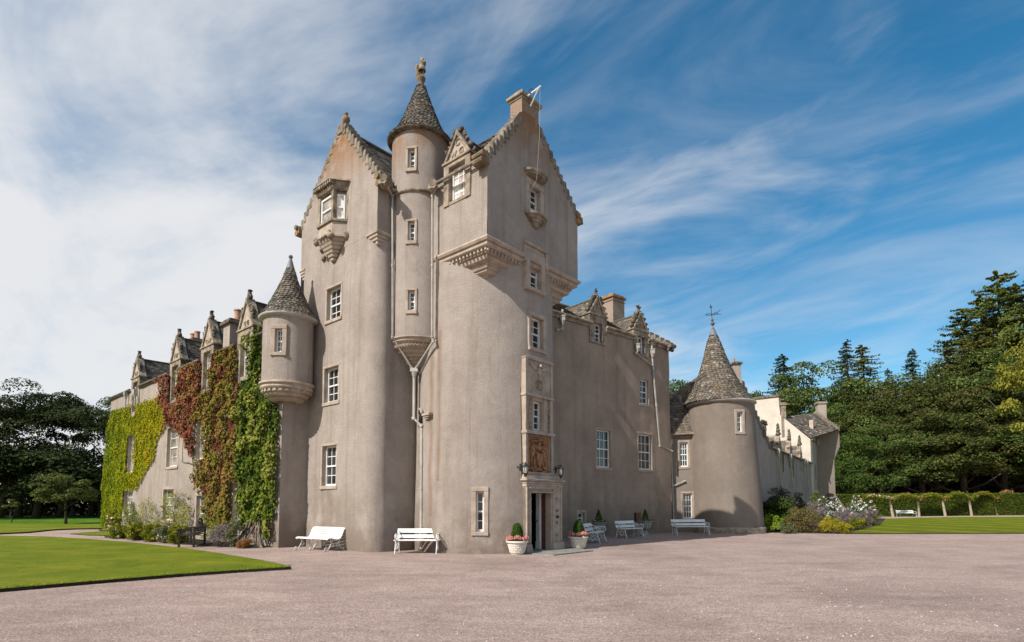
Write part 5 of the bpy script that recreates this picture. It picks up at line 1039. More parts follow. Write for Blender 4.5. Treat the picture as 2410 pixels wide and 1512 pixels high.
bedR = [g2(1797, 1254), g2(2008, 1257.5), (27.3, 42), (36.8, 56), g2(2083, 1221), (30, 62), (22, 48), (15, 34.5)]; mb = MB(); mb.flat(bedR, 0, .03); tag(mb.build('flower_bed_soil', M['soil'], None), kind='structure')
bedL = [g2(246, 1266), g2(330, 1273), g2(415, 1281), g2(500, 1287), g2(640, 1289), (-9, 21.6), (-26, 36), g2(246, 1262)]; mb = MB(); mb.flat(bedL, 0, .025); tag(mb.build('flower_bed_soil', M['soil'], None), kind='structure')
# grass blades along the cut edges
P = []; T = []
for a, b in zip(l1[:5], l1[1:6]):
    n_ = int(math.dist(a, b) * 90)
    for k in range(n_): t = rng.random(); P.append((a[0] + (b[0] - a[0]) * t + rng.normal(0, .02), a[1] + (b[1] - a[1]) * t + abs(rng.normal(0, .06)), .075 + rng.random() * .03)); T.append(rng.random())
tag(leaf_mesh('lawn_edge_grass', P, np.tile([0.2, -1, .2], (len(P), 1)), .05, np.array(T), M['l_lime'], None, aspect=.35), 'tufts of grass along the cut edge of the near lawn', 'grass', kind='stuff')

# loose stones on the court near the camera
n_ = 2600; sx = rng.uniform(-9, 9, n_); sy = 4.6 + 12 * rng.random(n_) ** 1.6; m_ = MB()
for k in range(n_):
    r_ = .007 + .012 * rng.random() ** 3; x, y = sx[k], sy[k]
    if x < -3.0 and y > 9.0 + (-3.0 - x) * -.05: continue
    a = rng.random() * 6.28; vs = [(x + r_ * math.cos(a + b), y + r_ * .8 * math.sin(a + b), .0) for b in (0, 1.6, 3.1, 4.6)] + [(x + r_ * .3, y, r_ * 1.1)]; m_.add(vs, ((0, 1, 4), (1, 2, 4), (2, 3, 4), (3, 0, 4)))
tag(m_.build('loose_stones', simple('loose_gravel_stone', (.22, .17, .155), (.62, .54, .50), 60, .9, .2), None), 'scattered loose stones on the gravel in the foreground', 'gravel', kind='stuff')

# ================================================================== benches
def plank_bench(name, label, loc, rz, Lw=1.6, arms=True, fancy=True, group=None):
    o = local(name, label, 'bench', loc, rz, group); f = IDF; h = Lw / 2; m_ = MB()
    m_.box(f, -h, h, .42, .45, -.24, .0); m_.box(f, -h, h, .42, .45, .015, .22); m_.build('seat', M['paint'], o, bevel=.004)
    m_ = MB(); b0 = Fr((0, .27, 0), (1, 0, 0), (0, -1, 0)); m_.hexa([Vector(p) for p in [(-h, .27, .49), (h, .27, .49), (h, .295, .49), (-h, .295, .49), (-h, .31, .60), (h, .31, .60), (h, .335, .60), (-h, .335, .60)]])
    m_.hexa([Vector(p) for p in [(-h, .325, .66), (h, .325, .66), (h, .35, .66), (-h, .35, .66), (-h, .37, .80), (h, .37, .80), (h, .395, .80), (-h, .395, .80)]]); m_.build('backrest', M['paint'], o, bevel=.004)
    for sg in (-1, 1):
        x = sg * (h - .07); m_ = MB(); r_ = .017
        m_.tube([(x, -.31, 0), (x, -.27, .14), (x, -.21, .30), (x, -.20, .43)], r_, 6); m_.tube([(x, .36, 0), (x, .30, .2), (x, .26, .42), (x, .32, .60), (x, .39, .78)], r_, 6); m_.tube([(x, -.22, .40), (x, .27, .40)], r_, 6)
        if fancy:
            for c, rr_ in (((.0, .22), .09), ((-.12, .3), .06), ((.13, .3), .06), ((0, .33), .045)): m_.tube([(x, c[0] + rr_ * math.cos(t), c[1] + rr_ * math.sin(t)) for t in [2 * math.pi * k / 12 for k in range(13)]], .010, 5)
            m_.tube([(x, -.25, .12), (x, -.08, .2), (x, 0, .1), (x, .08, .2), (x, .32, .12)], .011, 5)
        m_.build('end_frame', M['paint'], o)
        if arms:
            m_ = MB(); m_.tube([(x, -.20, .42), (x, -.29, .52), (x, -.27, .62), (x, -.15, .645), (x, .05, .62), (x, .2, .66), (x, .33, .72)], .018, 6)
            if fancy:
                for c, rr_ in (((-.12, .53), .07), ((.05, .53), .06), ((.17, .58), .045)): m_.tube([(x, c[0] + rr_ * math.cos(t), c[1] + rr_ * math.sin(t)) for t in [2 * math.pi * k / 12 for k in range(13)]], .010, 5)
            m_.build('armrest', M['paint'], o)
    return o
def ang(d): return math.atan2(d[1], d[0])
g_ = 'white painted benches in front of the castle'
plank_bench('garden_bench', 'white plank bench before the dark recess between the gabled block and the round tower', (-3.13, 18.98, 0), R(-2), 1.50, fancy=True, group=g_)
plank_bench('garden_bench', 'white ornate iron bench seen from its end, just behind the right-hand flower pot', (3.55, 24.2, 0), R(70), 1.5, group=g_)
plank_bench('garden_bench', 'white ornate iron bench with scroll arms against the shaded wall between two stone urns', (5.72, 27.65, 0), R(40), 1.45, group=g_)
plank_bench('garden_bench', 'long white plank bench under the windows of the low link beside the round corner tower', (9.35, 29.9, 0), R(8), 1.9, group=g_)
plank_bench('garden_bench', 'distant white bench on the path in front of the clipped hedge', (48.0, 69.5, 0), R(4), 2.2, fancy=False)
# slatted scroll bench
o = local('slatted_bench', 'white slatted bench with a rolled back and curled iron feet by the gabled block', 'bench', (-6.78, 20.35, 0), R(-32), g_)
prof = [(-.42, .40), (-.38, .445), (-.30, .455), (-.21, .44), (-.12, .42), (-.03, .405), (.06, .405), (.14, .43), (.19, .49), (.225, .56), (.255, .63), (.285, .70), (.33, .765), (.40, .79), (.46, .77)]
for i in range(len(prof) - 1):
    (y0, z0), (y1, z1) = prof[i], prof[i + 1]; d = Vector((0, y1 - y0, z1 - z0)); ln = d.length; d.normalize(); c = Vector((0, (y0 + y1) / 2, (z0 + z1) / 2)); nrm = Vector((0, -d.z, d.y)); h = .85; w_ = ln * .36
    m_ = MB(); A_ = [c - d * w_ - nrm * .01, c - d * w_ + nrm * .012, c + d * w_ + nrm * .012, c + d * w_ - nrm * .01]; m_.add([a + Vector((-h, 0, 0)) for a in A_] + [a + Vector((h, 0, 0)) for a in A_], [(0, 1, 2, 3), (4, 7, 6, 5), (0, 4, 5, 1), (1, 5, 6, 2), (2, 6, 7, 3), (3, 7, 4, 0)]); m_.build('slat', M['paint'], o)
for x in (-.78, 0, .78):
    m_ = MB(); m_.tube([(x, y, z - .02) for y, z in prof], .014, 6)
    def curl(cy, cz, r0_, sgn, a0): return [(x, cy + sgn * (r0_ * (1 - k / 16)) * math.cos(a0 - k * .5), cz + (r0_ * (1 - k / 16)) * math.sin(a0 - k * .5)) for k in range(13)]
    for sg, ya in ((-1, -.24), (1, .16)):
        m_.tube([(x, ya, .41), (x, ya - sg * .03, .26), (x, ya + sg * .05, .12), (x, ya + sg * .15, .03)] + curl(ya + sg * .20, .065, .06, -sg, -2.2 + math.pi * 1.2)[:10], .014, 6)
        m_.tube([(x, ya + sg * -.0, .34)] + [(x, ya - sg * (.05 + .09 * math.sin(k * .45)), .30 - .018 * k) for k in range(9)], .011, 5)
        m_.tube([(x, ya - sg * .09 + .06 * math.cos(t), .20 + .06 * math.sin(t)) for t in [2 * math.pi * k / 12 for k in range(13)]], .010, 5)
        m_.tube([(x, ya + sg * .20 + .055 * math.cos(t), .06 + .055 * math.sin(t)) for t in [2 * math.pi * k / 12 for k in range(13)]], .012, 5)
    m_.tube([(x, -.24, .3), (x, -.04, .39), (x, .16, .3)], .011, 5); m_.build('leg', M['paint'], o)
# black bench with an arched back
o = local('arched_bench', 'black wooden bench with an arched latticed back at the edge of the flower bed', 'bench', (-12.45, 22.3, 0), math.atan2(-.27, -.96) + R(90) + math.pi * 0, None)
m_ = MB(); f = IDF; h = .85
for k in range(5): m_.box(f, -h, h, .43, .455, -.25 + k * .105, -.16 + k * .105)
m_.build('seat', M['blackwood'], o)
m_ = MB(); yb = -.27
for z0, z1 in ((.50, .55), (.60, .63), (.68, .73)): m_.box(f, -h, h, z0, z1, yb - .04, yb)
for k in range(9): x = -.76 + k * .19; m_.box(f, x - .015, x + .015, .55, .70, yb - .035, yb - .005)
pts = [(.42 * math.cos(t), .72 + .34 * math.sin(t)) for t in [math.pi * k / 14 for k in range(15)]]; m_.tube([(x, -yb, z) for x, z in pts], .035, 6)
for x in (-.18, 0, .18): m_.box(f, x - .018, x + .018, .70, 1.02 if x == 0 else .97, yb - .035, yb - .005)
m_.box(f, -.36, .36, .86, .89, yb - .035, yb - .005); m_.build('backrest', M['blackwood'], o)
for sg in (-1, 1):
    m_ = MB(); x = sg * (h - .03); m_.box(f, x - .035, x + .035, 0, .68, .20, .27); m_.box(f, x - .035, x + .035, 0, .78, -.30, -.23); m_.box(f, x - .02, x + .02, .12, .16, -.25, .22); m_.build('leg', M['blackwood'], o)
    m_ = MB(); m_.box(f, x - .045, x + .045, .66, .70, -.28, .30)
    for z in (.53, .60): m_.box(f, x - .02, x + .02, z, z + .03, -.25, .22)
    m_.tube([(x - .05, .0 - .30, .64), (x + .05, -.30, .64)], .04, 8); m_.build('armrest', M['blackwood'], o)

# ================================================================== pots and urns
def tub(label, loc, s=1.0, seed=0, hh=.95):
    o = local('flower_pot', label, 'planter', loc, seed * .7, 'white basket-weave flower pots beside the door'); o.scale = (s, s, s)
    m_ = MB(); pr = [(0, 0), (.20, 0), (.21, .03), (.235, .05)] + [(.235 + .085 * k / 24, .05 + .31 * k / 24) for k in range(1, 25)] + [(.34, .37), (.365, .39), (.365, .43), (.34, .44), (.31, .43), (.30, .36), (0, .36)]
    seg = 144; vs = []
    for j, (r_, z) in enumerate(pr):
        for k in range(seg):
            a = 2 * math.pi * k / seg; rr = r_
            if .06 < z < .35 and r_ > .2: rr += .016 * max(-.6, math.sin(a * 14 + z * 42) * .7) * (1 if math.sin(a * 14 - z * 42) > -.75 else -.6)
            vs.append((rr * math.cos(a), rr * math.sin(a), z))
    m_.add(vs, [(j * seg + k, j * seg + (k + 1) % seg, (j + 1) * seg + (k + 1) % seg, (j + 1) * seg + k) for j in range(len(pr) - 1) for k in range(seg)]); m_.build('pot', M['pot'], o, smooth=True, auto=R(50))
    n_ = 4200; a = rng.random(n_) * 2 * np.pi; t = rng.random(n_) ** .8; rr = (.20 * (1 - t) ** .42 * (1 + .1 * t) + .02) * (1 + .08 * np.sin(a * 5 + t * 9)) * (.8 + .2 * rng.random(n_)); P = np.stack([rr * np.cos(a), rr * np.sin(a), .44 + hh * .60 * t + .03 * rng.normal(0, 1, n_) * 0], 1); leaf_mesh('topiary', P, np.stack([np.cos(a), np.sin(a), np.full(n_, .5)], 1), .035, rng.random(n_), M['l_box'], o)
    cs = [(.27 * math.cos(k * .8), .27 * math.sin(k * .8), .49 + .02 * (k % 3)) for k in range(8)]; P, Nn, T = clumps(cs, [.10 + .02 * (k % 2) for k in range(8)], 130, .8); leaf_mesh('begonias', P, Nn, .045, T, M['f_salmon'], o, aspect=.9)
    cs = [(.24 * math.cos(k * .8 + .4), .24 * math.sin(k * .8 + .4), .46) for k in range(8)]; P, Nn, T = clumps(cs, [.10] * 8, 60, .7); leaf_mesh('foliage', P, Nn, .05, T, M['l_box'], o); P, Nn, T = clumps(cs, [.12] * 8, 9, .9); leaf_mesh('white_flowers', P, Nn, .035, T, M['f_white'], o, aspect=.9)
    return o
M['pot'] = simple('cream_glazed_pot', (.58, .52, .44), (.70, .65, .57), 5, .7, .2)
M['vine'] = simple('vine_bark', (.10, .075, .055), (.22, .17, .13), 6, .95, .8)
M['urn'] = simple('grey_stone_urn', (.20, .19, .17), (.36, .34, .31), 6, .9, .5)
tub('white basket-weave pot with a box cone and pink begonias left of the open doorway', (.17, 18.62, 0), 1.0, 1); tub('white basket-weave pot with box cone and pink begonias right of the doorway, by the bench', (2.42, 20.9, 0), 1.02, 2)
def urn(label, loc, seed):
    o = local('urn', label, 'planter', loc, 0, 'stone urns against the shaded wall'); m_ = MB(); m_.lathe((0, 0, 0), [(0, 0), (.26, 0), (.26, .08), (.2, .1), (.12, .16), (.09, .24), (.12, .3), (.2, .34), (.28, .44), (.31, .56), (.32, .66), (.38, .70), (.39, .74), (.34, .75), (.30, .70), (0, .70)], 28); m_.box(IDF, -.27, .27, -.0, .06, -.27, .27); m_.build('bowl', M['urn'], o, smooth=True, auto=R(40))
    n_ = 1800; a = rng.random(n_) * 2 * np.pi; t = rng.random(n_) ** .8; rr = (.20 * (1 - t) ** .9 + .02) * (.8 + .2 * rng.random(n_)); leaf_mesh('topiary', np.stack([rr * np.cos(a), rr * np.sin(a), .76 + .58 * t], 1), np.stack([np.cos(a), np.sin(a), np.full(n_, .5)], 1), .035, rng.random(n_), M['l_box'], o)
    cs = [(.28 * math.cos(k * .9), .28 * math.sin(k * .9), .78) for k in range(7)]; P, Nn, T = clumps(cs, [.09] * 7, 60, .7); leaf_mesh('foliage', P, Nn, .045, T, M['l_box'], o); P, Nn, T = clumps(cs, [.10] * 7, 16, .9); leaf_mesh('begonias', P, Nn, .04, T, M['f_pink'], o, aspect=.9); P, Nn, T = clumps(cs, [.10] * 7, 8, .9); leaf_mesh('white_flowers', P, Nn, .035, T, M['f_white'], o, aspect=.9)
urn('grey stone urn with a box cone, behind the ornate bench by the doorway', (4.15, 27.35, 0), 1); urn('grey stone urn with a box cone under the dark vent hole in the shaded wall', (6.85, 29.4, 0), 2)
def flood(label, px, py):
    g = G(px, py); o = thing('floodlight', label, 'floodlight', (g.x, g.y, 0), group='small ground floodlights'); f = Fr(g, Vector((1, 0, 0)), Vector((0, -1, 0))); m_ = MB(); m_.box(f, -.07, .07, .08, .19, -.06, .04); m_.build('housing', M['paint'], o, bevel=.01); m_ = MB(); m_.tube([f.p(0, 0, 0), f.p(0, 0, .09)], .02, 6); m_.tube([f.p(.05, -.05, .1), f.p(.14, -.05, .1), f.p(.17, -.05, .0), f.p(.3, -.02, .01)], .012, 5); m_.build('stem', M['iron'], o)
flood('small white floodlight on the gravel at the foot of the range end wall', 661, 1287); flood('small white floodlight on the gravel left of the flower pot by the door', 1174, 1301)

# ================================================================== creepers on the left range
C1 = lambda p: (p[0] * .506, 588.3 + p[1] * .506)
def in_poly(poly, x, y):
    n_ = len(poly); ins = np.zeros(len(x), bool); j = n_ - 1
    for i in range(n_):
        xi, yi = poly[i]; xj, yj = poly[j]; c = ((yi > y) != (yj > y)) & (x < (xj - xi) * (y - yi) / (yj - yi + 1e-12) + xi); ins ^= c; j = i
    return ins
def creeper(name, label, cat, poly, m_, dens, size, thick, avoid=(), grp='creepers on the left range', tfun=None, seed=0, holes=True, gaps=.0):
    pts = [AP.at(*C1(p)) for p in poly]; xs = [p[0] for p in pts]; zs = [p[1] for p in pts]; x0, x1, z0, z1 = min(xs), max(xs), max(0.02, min(zs)), max(zs)
    o = thing(name, label, cat, AP.f((x0 + x1) / 2, 0, -.2), group=grp); n_ = int((x1 - x0) * (z1 - z0) * dens * 1.9); x = rng.uniform(x0, x1, n_); z = rng.uniform(z0, z1, n_); xj = x + rng.normal(0, .10, n_); zj = z + rng.normal(0, .10, n_); k = in_poly(pts, xj, zj)
    if holes:
        for h in hA: k &= ~((x > h[0] + .06) & (x < h[1] - .04) & (z > h[2]) & (z < h[3]))
    x, z = x[k], z[k]; nv = np.array([noise.noise(Vector((a * 1.3, b * 1.3, seed))) for a, b in zip(x, z)]); nf_ = np.array([noise.noise(Vector((a * 3.2, b * 3.2, seed + 5))) for a, b in zip(x, z)])
    if gaps: k = (nf_ + nv * .5) > -.42 * (1 - gaps) - 0.0; x, z, nv, nf_ = x[k], z[k], nv[k], nf_[k]
    y = .05 + thick * (.45 + .8 * nv + .5 * nf_).clip(.05, 1.6) * rng.random(len(x)) ** .5
    base = np.array(AP.p); P = base + np.outer(x, np.array(AP.d)) + np.outer(y, np.array(AP.n)) + np.outer(z, [0, 0, 1]); Nn = np.tile(np.array(AP.n) + np.array([0, 0, .45]), (len(x), 1))
    T = (.5 + .9 * nv + rng.normal(0, .2, len(x))) if tfun is None else tfun(x, z, nv) + rng.normal(0, .16, len(x)); leaf_mesh('leaves', P, Nn, size * rng.uniform(.5, 1.15, len(x)), T, M[m_], o, aspect=.85, jitter=.42); return o, (x0, x1, z0, z1)
pI = [(520, 752), (600, 735), (745, 690), (775, 745), (780, 810), (740, 870), (715, 980), (670, 1050), (640, 1105), (598, 1118), (586, 1150), (590, 1190), (568, 1215), (560, 1335), (478, 1338), (480, 1100), (500, 880)]
oI, _ = creeper('ivy', 'yellow-green ivy covering the far left end of the range from ground to eaves', 'ivy', pI, 'l_ivy', 330, .12, .12, tfun=lambda x, z, nv: .18 + .55 * ((x.max() - x) / (x.max() - x.min())) + .3 * nv, seed=1)
pR = [(742, 700), (758, 640), (740, 600), (795, 590), (832, 568), (900, 545), (945, 518), (955, 600), (945, 700), (938, 800), (925, 870), (918, 930), (900, 965), (882, 935), (862, 860), (800, 832), (780, 800), (772, 740)]
oR_, _ = creeper('creeper', 'crimson creeper hanging over the wall beside the yellow-green ivy', 'creeper', pR, 'l_red', 230, .14, .34, seed=2)
pM = [(942, 610), (966, 545), (975, 500), (1040, 470), (1100, 448), (1122, 480), (1118, 600), (1130, 700), (1112, 800), (1118, 1000), (1102, 1100), (1092, 1200), (1080, 1290), (962, 1275), (955, 1150), (935, 1090), (896, 1065), (925, 1035), (935, 870), (940, 700)]
oM, _ = creeper('creeper', 'russet and green creeper covering the middle of the range wall up to the eaves', 'creeper', pM, 'l_mix', 250, .14, .38, seed=3, tfun=lambda x, z, nv: .35 + .9 * nv + .25 * (1 - z / 8))
pG = [(1122, 590), (1138, 520), (1150, 480), (1172, 430), (1192, 395), (1215, 338), (1222, 500), (1216, 640), (1285, 690), (1308, 780), (1300, 900), (1306, 1000), (1290, 1160), (1280, 1250), (1270, 1335), (1240, 1345), (1225, 1270), (1160, 1290), (1110, 1262), (1108, 1150), (1120, 950), (1115, 800), (1132, 700)]
oG, _ = creeper('creeper', 'glossy green creeper on the corner of the range below the small turret', 'creeper', pG, 'l_green', 270, .15, .42, seed=4)
creeper('creeper', 'thin russet creeper shoots growing through the crimson creeper to the eaves', 'creeper', [(800, 640), (815, 575), (945, 518), (985, 560), (990, 700), (960, 860), (900, 800), (860, 720)], 'l_mix', 70, .13, .42, seed=8)
stm = lambda pts, o, r_=.02: None
def stems(o, lines, r_=.03, off=.06):
    m_ = MB()
    for ln in lines: m_.tube([AP.f(*AP.at(*C1(p)), -off) for p in ln], [r_ * (1 - .6 * i / len(ln)) for i in range(len(ln))], 6)
    m_.build('stem', M['bark'], o)
stems(oR_, [[(965, 1110), (915, 1050), (905, 1000), (880, 990), (855, 990), (855, 930), (862, 870)], [(905, 1000), (900, 960), (895, 900)]], .022); stems(oM, [[(1040, 1290), (1020, 1150), (1000, 900), (980, 700)]], .05)
gb = RY(608, 1287, 21.9); m_ = MB()
for k in range(14):
    a = rng.uniform(-1, 1); p0 = Vector((gb.x + a * .5, 21.3 - abs(a) * .1, 0)); s_, z_ = AP.at(605 + a * 12, 1240 - rng.random() * 30); p2 = AP.f(s_, z_, -.12); m_.tube([p0, p0.lerp(p2, .35) + Vector((rng.uniform(-.12, .12), -.1, 0)), p0.lerp(p2, .7) + Vector((rng.uniform(-.1, .1), 0, .1)), p2], [.035, .03, .022, .012], 6)
m_.build('gnarled_stem', M['vine'], oG)

# ================================================================== shrubs and flowers
gL = 'plants in the bed below the creeper-clad range'
def shrub(name, label, cat, px, yb, yt, wpx, m_, depth=None, per=110, leaf=.07, n=None, fl=None, group=None, flat=.9, stemmy=False, airy=.35):
    """px,yb,yt,wpx are read from the photo; depth fixes where the plant stands"""
    if depth is None: depth = G(px, yb).y
    c = RY(px, yb, depth); top_ = RY(px, yt, depth).z; W = wpx / FPX * depth / 2; x0, y0 = c.x, c.y + W * .3; H = top_; o = thing(name, label, cat, (x0, y0, 0), group=group)
    n = int((n or 20) * 1.5); cs = []; rs = []
    for k in range(n):
        d = sph(1)[0]; u_ = rng.random() ** .4; zz = (.46 + .5 * d[2] * u_) * H; cs.append((x0 + d[0] * W * .85 * u_, y0 + d[1] * W * .7 * u_, zz)); rs.append(rng.uniform(.2, .38) * min(W, H * .8) + .03)
    P, Nn, T = clumps(cs, rs, per, flat, airy); P[:, 2] = P[:, 2].clip(.02, None); leaf_mesh('foliage', P, Nn, leaf * rng.uniform(.6, 1.3, len(P)), T, M[m_], o)
    s_ = MB()
    for k in range(6): a = rng.uniform(0, 6.28); e = cs[k % len(cs)]; s_.tube([(x0 + .08 * math.cos(a), y0 + .08 * math.sin(a), 0), ((x0 + e[0]) / 2, (y0 + e[1]) / 2, e[2] * .4), e], [.018, .013, .006], 5)
    s_.build('stem', M['bark'], o)
    for fm, cnt, fs, nm in (fl or ()):
        cs2 = np.array(cs)[rng.integers(0, n, cnt)]; d = sph(cnt); d[:, 1] = -abs(d[:, 1]); d[:, 2] = abs(d[:, 2]) ; rr = np.array(rs)[rng.integers(0, n, cnt)][:, None]; Pf = cs2 + d * rr * 1.1; Pf = np.repeat(Pf, 4, 0) + rng.normal(0, fs * .35, (cnt * 4, 3)); leaf_mesh(nm, Pf, np.tile([0, -.6, .6], (len(Pf), 1)), fs, rng.random(len(Pf)), M[fm], o, aspect=.95)
    return o
gL = 'plants in the bed below the creeper-clad range'
shrub('rose_bush', 'climbing rose with pale blooms at the far left foot of the ivy', 'rose', 262, 1268, 1192, 36, 'l_bush', 28.0, 60, .08, 22, (('f_pale', 16, .10, 'blossom'),), gL)
creeper('wall_shrub', 'blue-green shrub in front of the far ground-floor window', 'shrub', [(588, 1215), (600, 1180), (625, 1175), (650, 1230), (655, 1320), (590, 1330)], 'l_green', 150, .11, .35, grp=gL, seed=11, holes=False)
creeper('wall_shrub', 'loose yellow-green wall shrub between the two left ground-floor windows', 'shrub', [(645, 1235), (660, 1190), (690, 1150), (735, 1180), (755, 1230), (765, 1330), (640, 1330)], 'l_bush', 95, .09, .3, grp=gL, seed=12, holes=False, gaps=.5)
creeper('wall_shrub', 'bright wall shrub half covering the second ground-floor window', 'shrub', [(760, 1200), (775, 1160), (820, 1125), (885, 1150), (910, 1210), (890, 1270), (905, 1330), (765, 1330)], 'l_bush', 140, .10, .3, grp=gL, seed=13, holes=False, gaps=.4)
creeper('wall_shrub', 'olive shrub at the foot of the russet creeper, behind the black bench', 'shrub', [(950, 1210), (1000, 1190), (1080, 1200), (1115, 1290), (1100, 1340), (950, 1340)], 'l_bush', 130, .10, .4, grp=gL, seed=14, holes=False, gaps=.5)
for i, (px, w_, yt, lb) in enumerate(((275, 62, 1238, 'low pale perennials at the far left end of the bed'), (318, 56, 1234, 'golden flowering clump left of the yellow-edged border'), (354, 58, 1236, 'golden flowering clump in the middle of the left border'), (386, 60, 1242, 'hazy grey-green perennials along the left border'), (414, 50, 1238, 'golden flowering clump touching the black bench'))):
    shrub('perennial', lb, 'flowering plant', px, 1266 + (px - 246) * .095, yt, w_, 'l_grey' if i == 3 else 'l_bush', None, 110, .06, 26, (('l_gold', 40, .06, 'blossom'),) if i in (1, 2, 4) else (('f_white', 8, .05, 'blossom'),), gL)
shrub('lavender', 'hazy lavender bush hanging over the black bench from the right', 'lavender', 518, 1287, 1236, 66, 'l_lav', 21.6, 80, .045, 26, None, gL, airy=.8)
shrub('shrub', 'grey-green bush between the lavender and the vine trunk', 'shrub', 552, 1287, 1222, 50, 'l_grey', 21.6, 90, .05, 24, None, gL, airy=.6)
shrub('shrub', 'low rusty-red cushion plant at the foot of the vine trunk', 'shrub', 572, 1291, 1268, 38, 'l_rust', 21.0, 120, .03, 18, None, gL)
gR = 'plants in the flower border right of the round corner tower'
shrub('shrub', 'lime green leafy shrub at the foot of the round corner tower', 'shrub', 1822, 1254, 1214, 52, 'l_lime', None, 90, .09, 26, None, gR)
shrub('butterfly_bush', 'tall dark shrub with purple spikes against the long wing wall', 'shrub', 1846, 1250, 1145, 96, 'l_purple', 34.6, 120, .09, 44, (('f_purple', 34, .10, 'blossom'),), gR)
shrub('shrub', 'dark green bush below the tall purple-spiked shrub', 'shrub', 1848, 1250, 1172, 84, 'l_mid', 33.6, 120, .09, 34, None, gR)
shrub('spirea', 'pink-tipped green spirea in the front of the border', 'shrub', 1896, 1254, 1197, 84, 'l_spirea', 32.2, 140, .06, 44, (('f_purple', 14, .05, 'blossom'),), gR)
shrub('shrub', 'low grey-green mound at the front edge of the border', 'shrub', 1858, 1257, 1234, 44, 'l_grey', None, 90, .05, 20, None, gR)
shrub('spirea', 'mauve-flowered clump between the spirea and the golden plant', 'shrub', 1937, 1256, 1212, 50, 'l_spirea', 31.6, 110, .05, 26, (('f_purple', 30, .05, 'blossom'),), gR)
shrub('golden_plant', 'bright golden yellow plant at the front of the border', 'flowering plant', 1966, 1257, 1218, 58, 'l_gold', 31.0, 150, .05, 30, None, gR)
shrub('golden_plant', 'small golden plant at the lawn end of the border front', 'flowering plant', 1994, 1257, 1232, 34, 'l_gold', 31.0, 120, .05, 18, None, gR)
shrub('aster', 'mauve aster clump in the middle of the border', 'flowering plant', 1925, 1250, 1180, 60, 'l_lav', 36.0, 110, .06, 30, (('f_purple', 20, .06, 'blossom'),), gR)
shrub('shrub', 'pale green feathery shrub below the long wing wall', 'shrub', 1924, 1240, 1152, 44, 'l_bush', 40.0, 80, .08, 26, None, gR, airy=.8)
shrub('smoke_bush', 'brownish purple shrub at the foot of the far block', 'shrub', 1962, 1232, 1157, 42, 'l_purple', 45.0, 120, .09, 28, None, gR)
shrub('smoke_bush', 'dark purple shrub beside the wing drainpipes', 'shrub', 1885, 1240, 1148, 40, 'l_purple', 40.0, 100, .09, 24, None, gR)
shrub('daisy_clump', 'large drift of white daisies in the middle of the border', 'flowering plant', 1968, 1245, 1176, 78, 'l_mid', 38.0, 90, .07, 34, (('f_white', 170, .085, 'blossom'), ('f_pink', 10, .08, 'pink_blossom')), gR)
shrub('daisy_clump', 'second drift of white daisies nearer the hedge', 'flowering plant', 2022, 1238, 1182, 66, 'l_mid', 43.0, 90, .08, 28, (('f_white', 110, .10, 'blossom'),), gR)
shrub('rose_bush', 'rose bush with pale blooms behind the daisies, against the hedge', 'rose', 2035, 1228, 1170, 80, 'l_mid', 55.0, 80, .10, 26, (('f_pale', 60, .14, 'blossom'),), gR)
shrub('lavender', 'big hazy lavender at the lawn side of the border', 'lavender', 2050, 1240, 1196, 62, 'l_lav', 42.0, 130, .06, 34, (('f_pale', 6, .10, 'blossom'),), gR, airy=.8)
shrub('lavender', 'lavender clump behind the golden plant', 'lavender', 2000, 1248, 1196, 66, 'l_lav', 36.0, 130, .06, 34, (('f_pale', 8, .09, 'blossom'),), gR, airy=.8)
shrub('catmint', 'low yellow-flecked catmint spilling on to the lawn edge', 'flowering plant', 2024, 1250, 1218, 44, 'l_bush', 35.0, 100, .05, 22, (('l_gold', 50, .06, 'blossom'),), gR)
shrub('catmint', 'low yellow-flecked catmint at the far corner of the border', 'flowering plant', 2060, 1240, 1210, 34, 'l_bush', 42.0, 100, .06, 18, (('l_gold', 36, .07, 'blossom'),), gR)
for i, (px, yt, yb, lb) in enumerate(((1808, 1217, 1245, 'short rust-coloured stake by the lime green shrub'), (1966, 1224, 1254, 'short wooden stake in the golden plant'))):
    c = G(px, yb); mb = MB(); mb.tube([(c.x, c.y - .6, 0), (c.x - .03, c.y - .6, RY(px, yt, c.y).z)], .035, 6); tag(mb.build('stake', M['clay'] if i == 0 else M['bark'], None), lb, 'stake')

# ================================================================== hedge, posts and rose arches
hp = [G(2010, 1219.5), G(2102, 1218), G(2163, 1216), G(2225, 1215.5), G(2287, 1214.6), G(2345.6, 1213.6), G(2401, 1212.6), G(2470, 1212)]
HZ = [0, 0, 0, 0, 0, 0, 0, 0]
mb = MB(); P = []; Nn = []
ha, hb_ = hp[0] + Vector((-6, 2.2, 0)), hp[-1] + Vector((10, 2.4, 0)); hd_ = (hb_ - ha).normalized(); hn_ = Vector((hd_.y, -hd_.x, 0)); hl = (hb_ - ha).length
hedge = thing('hedge', 'long clipped dark green hedge behind the rose arches at the far side of the lawn', 'hedge', ha)
def hedge_top(s_): return 2.62 + (s_ / hl) * .55 + .05 * noise.noise(Vector((s_ * .5, 0, 3)))
fh = Fr(ha, hd_, hn_)
for k in range(30): a, b = hl * k / 30, hl * (k + 1) / 30; z = hedge_top(a); mb.box(fh, a, b, 0, z - .08, -1.3, -.08)
mb.build('core', M['under'], hedge)
n_ = 42000; s_ = rng.uniform(0, hl, n_); z_ = rng.random(n_); topm = rng.random(n_) < .2; zt_ = np.array([hedge_top(a) for a in s_]); y_ = np.where(topm, rng.uniform(-1.3, 0, n_), rng.normal(0, .06, n_)); zz = np.where(topm, zt_ + rng.normal(0, .05, n_), z_ * zt_)
